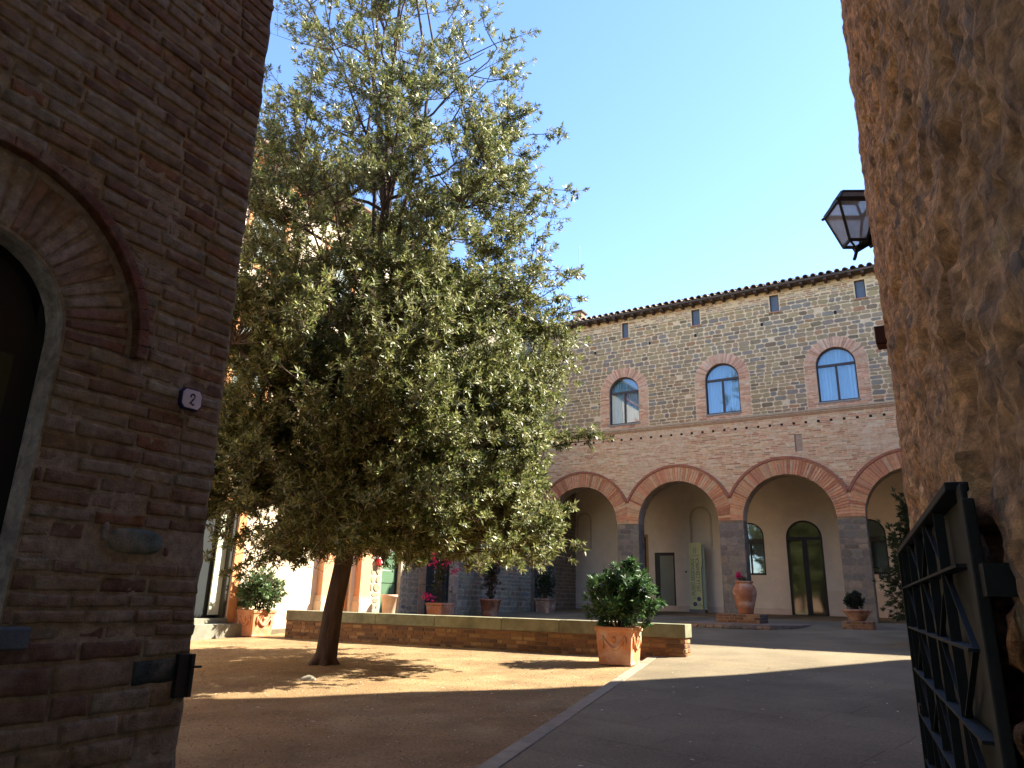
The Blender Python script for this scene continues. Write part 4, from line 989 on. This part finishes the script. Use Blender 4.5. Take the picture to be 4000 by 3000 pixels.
def tr_at(z): return np.array([np.interp(z, TPn[:, 2], TPn[:, i]) for i in range(3)])
br = MB(); nodes = []
for i in range(46):
    z = 2.3+11.0*((i+.5)/46)**1.05; az = i*2.4+r.normal(0, .25); b = tr_at(z)
    rise = r.uniform(.9, 2.6) if z > 4 else r.uniform(.05, 1.1)
    ze = min(z+rise, 15.8); R_, c_ = cprof(ze); rr = R_*r.uniform(.75, .97)
    e = tp(c_+rr*cos(az), D0+rr*sin(az), ze); mid = (b+e)/2+np.array((0, 0, -.25*rise+.1))+r.normal(0, .12, 3)
    pts = []
    for t in np.linspace(0, 1, 9): pts.append((1-t)**2*b+2*t*(1-t)*mid+t*t*e+(r.normal(0, .03, 3) if 0 < t < 1 else 0))
    r0 = np.interp(z, [2, 6, 13], [.055, .042, .02]); br.tube(pts, [r0*(1-t)+.007*t for t in np.linspace(0, 1, 9)], 6, cap=False)
    for j, q in enumerate(pts[2:]): nodes.append(np.append(q, r0*(1-(j+2)/8)+.006))
# three tall leaders
for k_ in range(5):
    a = k_*1.3; pts = [tr_at(5+k_*.8)]; 
    for s in np.linspace(.2, 1, 7): 
        zz = 5+k_*.8+s*(9.5-k_*.5); R_, c_ = cprof(zz); pts.append(tp(c_*s-2.5*(1-s)+R_*.45*s*cos(a*1.7), D0+R_*.5*s*sin(a*1.7), zz)+r.normal(0, .10, 3))
    br.tube(pts, [.055*(1-s*.85) for s in np.linspace(0, 1, 8)], 6, cap=False)
    for q in pts[1:]: nodes.append(np.append(q, .02))
nodes = np.array(nodes); tips = []; dirs = []
def sec(n, zlo, zhi, shell, ntip, spread, wf=None):
    for _ in range(n):
        z = r.uniform(zlo, zhi); R_, c_ = cprof(z); az = r.uniform(0, 2*pi)
        lob = 1+.10*sin(az*3+z*1.3)+.08*sin(az*5-z*2.1)+.05*sin(z*4+az)
        q = (r.random()**shell); p_ = tp(c_+R_*lob*q*cos(az), D0+R_*lob*q*sin(az), z)
        dz = p_[2]-nodes[:, 2]; ds = np.linalg.norm(nodes[:, :3]-p_, axis=1)+np.where(dz < .1, 1.0, 0)
        k_ = int(np.argmin(ds+r.random(len(ds))*.25)); b = nodes[k_, :3]
        L = np.linalg.norm(p_-b); mid = (b+p_)/2+np.array((0, 0, -.10*L))+r.normal(0, .05, 3)
        pts = [(1-t)**2*b+2*t*(1-t)*mid+t*t*p_ for t in np.linspace(0, 1, 6)]
        br.tube(pts, [.013, .011, .009, .007, .005, .003], 4, cap=False)
        ctr = tp(c_, D0, z-1.5); out = (p_-ctr); out /= np.linalg.norm(out)
        for __ in range(ntip):
            t = r.uniform(.35, 1.0); s = (1-t)**2*b+2*t*(1-t)*mid+t*t*p_
            of = r.normal(0, 1, 3); of /= np.linalg.norm(of); of = of*.8+out*.8+np.array((0, 0, .35)); of /= np.linalg.norm(of)
            e = s+of*r.uniform(.10, spread)
            if e[2] < 1.62+.25*r.random(): continue
            br.tube([s, e], [.0035, .002], 3, cap=False); tips.append(e); dirs.append(of+r.normal(0, .25, 3))
sec(1450, 1.7, 6.3, .5, 20, .42)
sec(430, 6.0, 10.0, .5, 17, .42)
sec(165, 9.5, 15.5, .6, 13, .48)
# a few far-reaching sprays on the right
for (lat, z) in ((1.5, 4.05), (1.6, 3.95), (1.35, 4.1), (1.2, 9.0), (1.25, 7.3), (1.22, 6.6), (1.1, 2.8), (1.18, 2.2), (.9, 2.0), (.55, 1.95), (1.0, 10.1), (.3, 12.0), (-3.9, 1.75), (-4.3, 1.6), (-4.6, 1.55), (-4.1, 1.95), (-4.9, 1.9), (-3.4, 1.8)):
    p_ = tp(lat, D0+r.normal(0, .3), z); b = tp(lat-1.5 if lat > -3 else lat+1.2, D0, z-.35 if z > 3 else z+(.1 if lat > -3 else .6)); pts = [b, (b+p_)/2+np.array((0, 0, .08)), p_]
    br.tube(pts, [.014, .009, .004], 5, cap=False)
    for __ in range(14):
        t = r.uniform(.45, 1.02); s = b+(p_-b)*t+np.array((0, 0, .08*(1-abs(2*t-1)))); of = r.normal(0, 1, 3)+RT*.8; of /= np.linalg.norm(of); e = s+of*r.uniform(.04, .2)
        br.tube([s, e], [.003, .002], 3, cap=False); tips.append(e); dirs.append(of)
part(br, 'branches', 'bark', tree)
LP = [(.20, .225, .06), (.12, .15, .038), (.29, .29, .11), (.25, .235, .11), (.06, .085, .024)]
leafmesh('crown', tips, dirs, 17, .084, .026, tree, LP, seed=3, sizej=.45)

def bush(par, cen, rx, ry_, rz_, base, ntip, nl, L, W, pal, seed, stemc=True, shell=.5, th=(20, 80), lob=.15, droop=.1, name='foliage', nstem=9):
    r = np.random.default_rng(seed); st = MB(); cen = np.array(cen, float); base = np.array(base, float); T = []; Dd = []
    anch = []
    for i in range(nstem):
        a = i*2.4; e = cen+np.array((rx*cos(a)*.55*r.random()**.5, ry_*sin(a)*.55*r.random()**.5, rz_*r.uniform(-.5, .6)))
        pts = [base+np.array((cos(a)*.04, sin(a)*.04, 0)), (base+e)/2+np.array((0, 0, .05)), e]; st.tube(pts, [.014, .010, .006], 6, cap=False); anch += [np.array(pts[1]), e]
    anch = np.array(anch)
    for i in range(ntip):
        d = r.normal(0, 1, 3); d /= np.linalg.norm(d); q = r.random()**shell*(1+lob*sin(d[0]*6+d[2]*5+seed)+lob*.6*sin(d[1]*9+seed*2)); p_ = cen+d*np.array((rx, ry_, rz_))*q
        if p_[2] < base[2]+.02: p_[2] = base[2]+.02+r.random()*.12
        k_ = int(np.argmin(np.linalg.norm(anch-p_, axis=1))); st.tube([anch[k_], p_], [.004, .002], 3, cap=False)
        dd = d*np.array((1, 1, 1))+np.array((0, 0, .45))+r.normal(0, .25, 3); T.append(p_); Dd.append(dd)
    part(st, 'stems', 'bark', par); return leafmesh(name, T, Dd, nl, L, W, par, pal, th=th, back=.05, seed=seed, droop=droop), np.array(T)

def square_pot(par, cx_, cy_, z, s, h, rz, col, deco=True, soil=True):
    m = MB(); c0, s0 = cos(rz), sin(rz)
    R = lambda x, y, zz: (cx_+x*c0-y*s0, cy_+x*s0+y*c0, z+zz)
    b, t = s*.43, s*.485
    def lay(a, zz): return [R(-a, -a, zz), R(a, -a, zz), R(a, a, zz), R(-a, a, zz)]
    lv = [(b*1.02, 0), (b*1.02, .03), (b, .04), (t, h-.075)]
    P = []
    for a, zz in lv: P += lay(a, zz)
    F = [(0, 3, 2, 1)]
    for k_ in range(len(lv)-1):
        for i in range(4): F.append((k_*4+i, k_*4+(i+1) % 4, k_*4+4+(i+1) % 4, k_*4+4+i))
    m.add(P, F, col)
    body = part(m, 'planter', 'terracotta', par, bevel=.012)
    m = MB(); P = []; lv = [(t*1.0, h-.078), (t*1.06, h-.06), (t*1.07, h-.008), (t*1.04, h), (t*.93, h), (t*.93, h-.06)]
    for a, zz in lv: P += lay(a, zz)
    F = []
    for k_ in range(len(lv)-1):
        for i in range(4): F.append((k_*4+i, k_*4+(i+1) % 4, k_*4+4+(i+1) % 4, k_*4+4+i))
    m.add(P, F, col); pl(m.build('rim', 'terracotta', bevel=.006), body)
    m = MB(); m.add(lay(t*.94, h-.03), [(0, 1, 2, 3)]); part(m, 'soil', 'soil', par)
    if deco:
        for fi in range(4):
            fa = fi*pi/2; m = MB()
            def Q(u, zz, out=.012):
                k_ = (zz-.04)/(h-.115); a = b+(t-b)*k_+out; x, y = u, -a; return R(x*cos(fa)-y*sin(fa), x*sin(fa)+y*cos(fa), zz)
            pts = [Q((-.30+.60*i/12)*s, h*.72-.30*h*sin(pi*i/12)) for i in range(13)]; m.tube(pts, [.014+.012*sin(pi*i/12) for i in range(13)], 7, col)
            for e in (-1, 1): m.tube([Q(e*.30*s, h*.76), Q(e*.31*s, h*.60), Q(e*.285*s, h*.42)], [.018, .022, .008], 7, col)
            m.box((-.045*s, 0, 0), (.045*s, .02, .12*h), col, lambda x, y, z_: Q(x, h*.62+z_, y)); m.tube([Q(0, h*.57), Q(0, h*.60)], .012, 7, col)
            pl(m.build('garland', 'terracotta', smooth=True), body)
    return body
TC = (.52, .215, .095)
BL = [(.05, .11, .03), (.035, .085, .025), (.075, .14, .04), (.03, .07, .025)]
a = thing('potted_shrub', 'square terracotta planter with garland relief and glossy green shrub at the kerb', 'potted plant', (-4.80, 11.30, .41), group='potted plants round the yard')
square_pot(a, -4.80, 11.30, .405, .60, .565, radians(6), TC)
bush(a, (-4.75, 11.35, 1.42), .60, .52, .46, (-4.80, 11.30, .95), 330, 13, .115, .034, BL, 21, lob=.14)
for (dx, dz, n) in ((.22, .50, 16), (.40, .10, 12), (-.42, .22, 12), (.52, -.14, 12)):
    bush(a, (-4.78+dx, 11.3, 1.42+dz), .13, .13, .11, (-4.80+dx*.6, 11.30, 1.3+dz*.6), n, 13, .115, .034, BL, 31+int(dx*10), nstem=2)
a = thing('potted_shrub', 'square terracotta planter with garland relief and green shrub against the cream wall', 'potted plant', (-13.76, 11.6, .42), group='potted plants round the yard')
square_pot(a, -13.76, 11.62, .42, .60, .565, radians(-3), TC)
bush(a, (-13.72, 11.62, 1.42), .56, .5, .48, (-13.76, 11.62, .95), 300, 12, .11, .036, [(.07, .12, .04), (.05, .10, .03), (.11, .15, .06)], 22, lob=.2)
# pale round pot
def round_pot(par, x, y, z, r0, r1, h, col, soil=True):
    m = MB(); m.lathe([(0, 0), (r0, 0), (r0*1.02, .02), (r1*.96, h-.07), (r1*1.05, h-.065), (r1*1.07, h-.005), (r1*1.03, h), (r1*.92, h), (r1*.90, h-.06)], (x, y, z), 28, col); o = part(m, 'pot', 'terracotta', par, smooth=False, bevel=0)
    for p_ in o.data.polygons: p_.use_smooth = True
    m = MB(); m.lathe([(0, h-.05), (r1*.92, h-.05)], (x, y, z), 24, (.1, .1, .1)); part(m, 'soil', 'soil', par)
    return o
a = thing('flower_pot', 'empty pale round terracotta pot before the green arched door', 'pot', (-13.60, 16.15, .62)); round_pot(a, -13.60, 15.98, .62, .15, .215, .77, (.62, .40, .27))
a = thing('potted_climber', 'square planter with a thin bougainvillea climber in pink bloom', 'potted plant', (-13.55, 18.2, .7), group='potted plants round the yard')
square_pot(a, -13.55, 18.25, .69, .60, .50, 0, (.50, .20, .09), deco=False)
_, T = bush(a, (-13.55, 18.2, 2.15), .30, .36, .95, (-13.55, 18.2, 1.15), 210, 8, .06, .032, [(.06, .085, .03), (.045, .06, .02), (.09, .08, .03)], 24, lob=.3)
_r = np.random.default_rng(5); MT['petal'] = pmat('petal', attr=True, rough=.6, bump=0, var=.1, trans=.35)
cl = np.array([(-13.5, 17.75, 2.62), (-13.5, 17.82, 2.4), (-13.45, 17.9, 2.85), (-13.4, 18.25, 2.35), (-13.4, 18.6, 2.5), (-13.4, 18.65, 2.15), (-13.4, 18.2, 2.7), (-13.5, 17.6, 1.35)])
ft = np.concatenate([c+_r.normal(0, .075, (13, 3)) for c in cl]); leafmesh('blossom', ft, _r.normal(0, 1, (len(ft), 3)), 7, .05, .04, a, [(.75, .02, .13), (.85, .05, .2), (.6, .02, .12)], seed=6, mat='petal')
a = thing('potted_shrub', 'dark upright shrub with reddish tips in a round pot by the stone wall', 'potted plant', (-13.5, 21.0, .75), group='potted plants round the yard')
round_pot(a, -13.5, 21.0, .79, .26, .36, .55, (.30, .13, .08)); bush(a, (-13.5, 21.0, 2.2), .34, .42, .85, (-13.5, 21.0, 1.3), 260, 10, .08, .03, [(.04, .06, .02), (.03, .05, .02), (.14, .04, .03)], 25, lob=.25)
a = thing('potted_shrub', 'dark leafy shrub in a square pot at the inner corner beside the arcade', 'potted plant', (-13.0, 23.9, .85), group='potted plants round the yard')
square_pot(a, -13.0, 23.9, .90, .58, .50, 0, (.24, .15, .10), deco=False); bush(a, (-13.0, 23.9, 1.95), .36, .36, .62, (-13, 23.9, 1.35), 200, 10, .09, .03, [(.03, .05, .02), (.02, .035, .015)], 26)
# shrubs beside right wall
a = thing('potted_shrub', 'tall dark feathery shrub in a pot beside the right wall beyond the gate', 'potted plant', (-.65, 17.2, .65), group='potted plants round the yard')
round_pot(a, -.62, 17.2, .66, .24, .33, .5, (.33, .14, .08)); bush(a, (-.80, 17.2, 2.05), .58, .55, 1.05, (-.66, 17.2, 1.1), 900, 13, .09, .022, [(.03, .055, .018), (.022, .04, .014), (.05, .07, .02)], 27, lob=.3, th=(10, 60)); bush(a, (-.68, 17.2, 3.2), .30, .3, .68, (-.66, 17.2, 2.3), 320, 13, .09, .022, [(.03, .055, .018), (.022, .04, .014)], 28, lob=.25, th=(10, 60), nstem=4)
a = thing('potted_shrub', 'low dark shrub in a small terracotta pot nearest the gate end', 'potted plant', (-.55, 13.6, .5), group='potted plants round the yard')
round_pot(a, -.52, 13.9, .52, .16, .22, .36, (.33, .13, .08)); bush(a, (-.54, 13.9, 1.08), .26, .26, .26, (-.52, 13.9, .85), 120, 10, .08, .022, [(.03, .05, .018), (.022, .04, .014)], 29)

# stone platform, brick block, jar
m = MB(); pf = [(-6.75, 19.9), (-5.2, 19.55), (-4.3, 19.8), (-3.75, 20.6), (-3.7, 23.4), (-6.8, 23.4)]; n = len(pf)
m.add([(x, y, .6) for x, y in pf]+[(x+.02, y+.02, .865) for x, y in pf], [tuple(range(n, 2*n))]+[(i, (i+1) % n, n+(i+1) % n, n+i) for i in range(n)], (.20, .15, .11))
for a_, b_ in zip(pf, pf[1:]+pf[:1]):
    PF = frame((a_[0], a_[1], 0), (b_[0]-a_[0], b_[1]-a_[1])); courses(m, PF, 0, hypot(b_[0]-a_[0], b_[1]-a_[1]), .66, .84, .09, .22, [(2, (.22, .17, .12)), (1, (.30, .19, .12)), (1, (.15, .13, .11))], (), 0, .015, .02, .008, sub=1)
tag(m.build('stone_platform', 'masonry'), 'low worn stone and brick platform before the second arcade pier', 'platform')
m = MB(); m.box((-5.98, 21.0, .87), (-4.80, 21.95, 1.10), (.33, .2, .13)); PF = frame((-5.98, 21.0, 0), (1, 0)); courses(m, PF, 0, 1.18, .875, 1.10, .075, .27, BB, (), 0, .012, .008, .003)
PF = frame((-4.80, 21.0, 0), (0, 1)); courses(m, PF, 0, .95, .875, 1.10, .075, .27, [(1, (.10, .09, .08)), (1, (.14, .11, .09))], (), 0, .012, .008, .003)
tag(m.build('brick_block', 'masonry'), 'square brick plinth standing on the stone platform under the big jar', 'plinth')
a = thing('terracotta_jar', 'large bulging banded terracotta jar with a pink flower on brick plinth', 'jar', (-5.28, 21.5, 1.1))
m = MB(); J = [(0, 0), (.19, 0), (.20, .02), (.225, .15), (.255, .24), (.26, .255), (.255, .27), (.29, .40), (.315, .50), (.325, .54), (.318, .555), (.325, .60), (.31, .68), (.27, .76), (.235, .80), (.225, .83), (.25, .85), (.255, .875), (.24, .89), (.20, .89), (.19, .84)]
m.lathe(J, (-5.28, 21.5, 1.105), 36, (.36, .15, .075)); part(m, 'jar_body', 'terracotta', a, smooth=True)
m = MB(); m.lathe([(0, .85), (.2, .85)], (-5.28, 21.5, 1.105), 24); part(m, 'soil', 'soil', a)
bush(a, (-5.28, 21.5, 2.05), .13, .13, .09, (-5.28, 21.5, 1.95), 22, 7, .07, .03, BL, 33, nstem=3)
ft = np.array((-5.42, 21.45, 2.13))+_r.normal(0, .035, (16, 3)); leafmesh('blossom', ft, _r.normal(0, 1, (16, 3)), 7, .05, .04, a, [(.6, .01, .16), (.7, .03, .22)], seed=8, mat='petal')
# bowl on pedestal
m = MB(); m.box((-2.78, 21.2, .72), (-2.06, 21.9, 1.01), (.28, .19, .14)); PF = frame((-2.78, 21.2, 0), (1, 0)); courses(m, PF, 0, .72, .79, 1.01, .072, .25, BB, (), 0, .014, .01, .004)
PF = frame((-2.06, 21.2, 0), (0, 1)); courses(m, PF, 0, .7, .79, 1.01, .072, .25, BB, (), 0, .014, .01, .004); PF = frame((-2.78, 21.9, 0), (0, -1))
m.box((-2.95, 21.0, .70), (-1.9, 22.1, .80), (.24, .17, .12)); tag(m.build('brick_pedestal', 'masonry'), 'rough brick pedestal under the wide bowl before the third arcade pier', 'plinth')
a = thing('potted_shrub', 'wide shallow terracotta bowl with a clipped dark ball shrub on brick pedestal', 'potted plant', (-2.43, 21.55, 1.01), group='potted plants round the yard')
m = MB(); m.lathe([(0, 0), (.17, 0), (.18, .02), (.27, .14), (.33, .225), (.365, .24), (.37, .28), (.35, .29), (.31, .285), (.29, .24)], (-2.43, 21.55, 1.012), 32, (.30, .125, .065)); part(m, 'bowl', 'terracotta', a, smooth=True)
m = MB(); m.lathe([(0, .25), (.31, .25)], (-2.43, 21.55, 1.012), 24); part(m, 'soil', 'soil', a)
bush(a, (-2.46, 21.55, 1.53), .26, .26, .24, (-2.43, 21.55, 1.27), 300, 9, .045, .022, [(.018, .03, .012), (.012, .022, .01)], 34, shell=.3, lob=.04)

# museum sign panel
a = thing('sign_panel', 'tall pale yellow museum sign with vertical lettering on a grey base', 'sign', (-8.55, 28.1, .9))
SF_ = frame((-8.98, 28.15, 0), (1, -.03))
m = MB(); m.box((0, -.16, .90), (.60, .16, 1.14), (.16, .14, .13), lambda x, y, z: SF_(x, z, y)); part(m, 'base', 'paint', a, bevel=.01)
m = MB(); m.prism([(.02, 1.14), (.49, 1.14), (.49, 2.72), (.53, 2.74), (.53, 3.62), (.02, 3.62)], -.01, .02, SF_, (.60, .59, .27)); bo = part(m, 'board', 'paint', a)
m = MB(); m.prism([(.30, 1.14), (.62, 1.14), (.62, 3.55), (.30, 3.55)], -.07, -.05, SF_, (.26, .36, .28)); part(m, 'rear_panel', 'paint', a)
vx = Vector(SF_(1, 0, 0))-Vector(SF_(0, 0, 0)); Z_ = Vector((0, 0, 1))
text('MUSEO REGIONALE', .215, INK2, a, 'lettering', basis(SF_(.16, 2.33, .022), Z_, -vx), .001, sx=.72)
text('DELLA CERAMICA', .215, INK2, a, 'lettering', basis(SF_(.36, 2.42, .022), Z_, -vx), .001, sx=.72)
m = MB()
def dot(u, v, rr, n=8):
    for k_ in range(n):
        t = 2*pi*k_/n; m.prism([(u+rr*.55*cos(t)+rr*.42*cos(q_), v+rr*.55*sin(t)+rr*.42*sin(q_)) for q_ in [j*pi/4 for j in range(8)]], .02+.0002*k_, .0225+.0002*k_, SF_, (.035, .03, .11))
dot(.19, 1.33, .085); dot(.35, 1.52, .085)
pl(m.build('flower_mark', 'paint'), a)
m = MB()
for (u, v) in ((.17, 1.55), (.36, 1.31), (.45, 1.28)):
    for k_ in range(4):
        t = pi/4+k_*pi/2; m.bar(SF_(u+.01*cos(t), v+.01*sin(t), .024), SF_(u+.05*cos(t), v+.05*sin(t), .024), .012, .004, (.10, .09, .12), ref=(0, 1, 0))
pl(m.build('pale_flower_mark', 'paint'), a)
m = MB()
for (q0, q1) in (((.22, 3.22), (.22, 3.42)), ((.22, 3.42), (.32, 3.42)), ((.32, 3.42), (.32, 3.34)), ((.32, 3.34), (.22, 3.32)), ((.27, 3.32), (.30, 3.24)), ((.30, 3.24), (.32, 3.30)), ((.22, 3.22), (.30, 3.22)), ((.16, 3.14), (.42, 3.145))): m.bar(SF_(*q0, .024), SF_(*q1, .024), .014, .004, (.14, .13, .15), ref=(0, 1, 0))
pl(m.build('emblem', 'paint'), a)
# small dark notice board near the first pier
a = thing('notice_board', 'dark framed notice board standing behind the planter shrub by the first pier', 'sign', (-10.2, 23.9, .87))
m = MB(); m.box((-10.72, 23.9, 1.75), (-9.9, 23.94, 2.42), (.03, .022, .02)); part(m, 'panel', 'paint', a)
for x in (-10.68, -9.98):
    m = MB(); m.box((x, 23.9, .88), (x+.05, 23.94, 1.75), (.03, .022, .02)); part(m, 'leg', 'paint', a)
m = MB(); m.tube([(-9.30, 28.79, 2.55), (-9.30, 28.74, 2.55)], .035, 10, (.02, .02, .02)); tag(m.build('doorbell', 'paint'), 'tiny round black bell push on the arcade inner wall beside the grey door', 'bell')

# ------------------------------------------------------------------ small ground things
m = MB(); b = len(m.v)
n1, n2 = 10, 6
for j in range(n2+1):
    for i in range(n1):
        t = 2*pi*i/n1; f = pi/2*j/n2; q = 1+.25*noise.noise(Vector((cos(t)*1.5, sin(t)*1.5, j*.4)))
        m.v.append((-7.55+.13*q*cos(t)*cos(f), 7.35+.09*q*sin(t)*cos(f), .25+.07*q*sin(f)))
for j in range(n2):
    for i in range(n1): m.f.append((b+j*n1+i, b+j*n1+(i+1) % n1, b+(j+1)*n1+(i+1) % n1, b+(j+1)*n1+i)); m.c.append((.30, .28, .21))
tag(m.build('stone', 'masonry', smooth=True), 'half buried grey stone in the gravel before the tree trunk', 'stone')
dl = MB()
for i in range(900):
    y_ = random.uniform(3.5, 12); x_ = random.uniform(-13, 0)
    s = random.uniform(.008, .03); t = random.uniform(0, 6.28); z_ = hgt(x_, y_)+.006 if x_ < kerbx(y_) else gz(x_, y_)+.058
    if x_ > kerbx(y_) and random.random() < .6: continue
    if x_ < kerbx(y_) and x_ > kerbx(y_)-.05: continue
    c = random.choice(((.5, .42, .28), (.35, .22, .1), (.6, .55, .42), (.42, .32, .18)))
    dl.add([(x_-s*cos(t), y_-s*sin(t), z_), (x_+s*.4*sin(t), y_-s*.4*cos(t), z_+s*.25), (x_+s*cos(t), y_+s*sin(t), z_+s*.1), (x_-s*.4*sin(t), y_+s*.4*cos(t), z_+s*.2)], [(0, 1, 2, 3)], c)
kind(dl.build('fallen_leaves', 'plaster'), 'stuff')['label'] = 'dry fallen leaves scattered over gravel and paving'
pe = MB()
for i in range(14000):
    y_ = 3.6+8.6*random.random()**1.3; x_ = random.uniform(-12.5, -2.6)
    if x_ > kerbx(y_)-.03: continue
    s = random.uniform(.004, .013); z_ = hgt(x_, y_)-.001
    t = random.uniform(0, 6.28); a1, a2 = s*cos(t), s*sin(t); c = jc(random.choice(((.32, .21, .12), (.26, .17, .09), (.36, .27, .18), (.2, .13, .075))), .2)
    pe.add([(x_+a1, y_+a2, z_), (x_-a2, y_+a1, z_), (x_-a1, y_-a2, z_), (x_+a2, y_-a1, z_), (x_, y_, z_+s*.9)], [(0, 1, 4), (1, 2, 4), (2, 3, 4), (3, 0, 4)], c)
kind(pe.build('pebbles', 'plaster'), 'stuff')['label'] = 'small loose pebbles scattered in the brown gravel'
print('objects', len(bpy.data.objects))
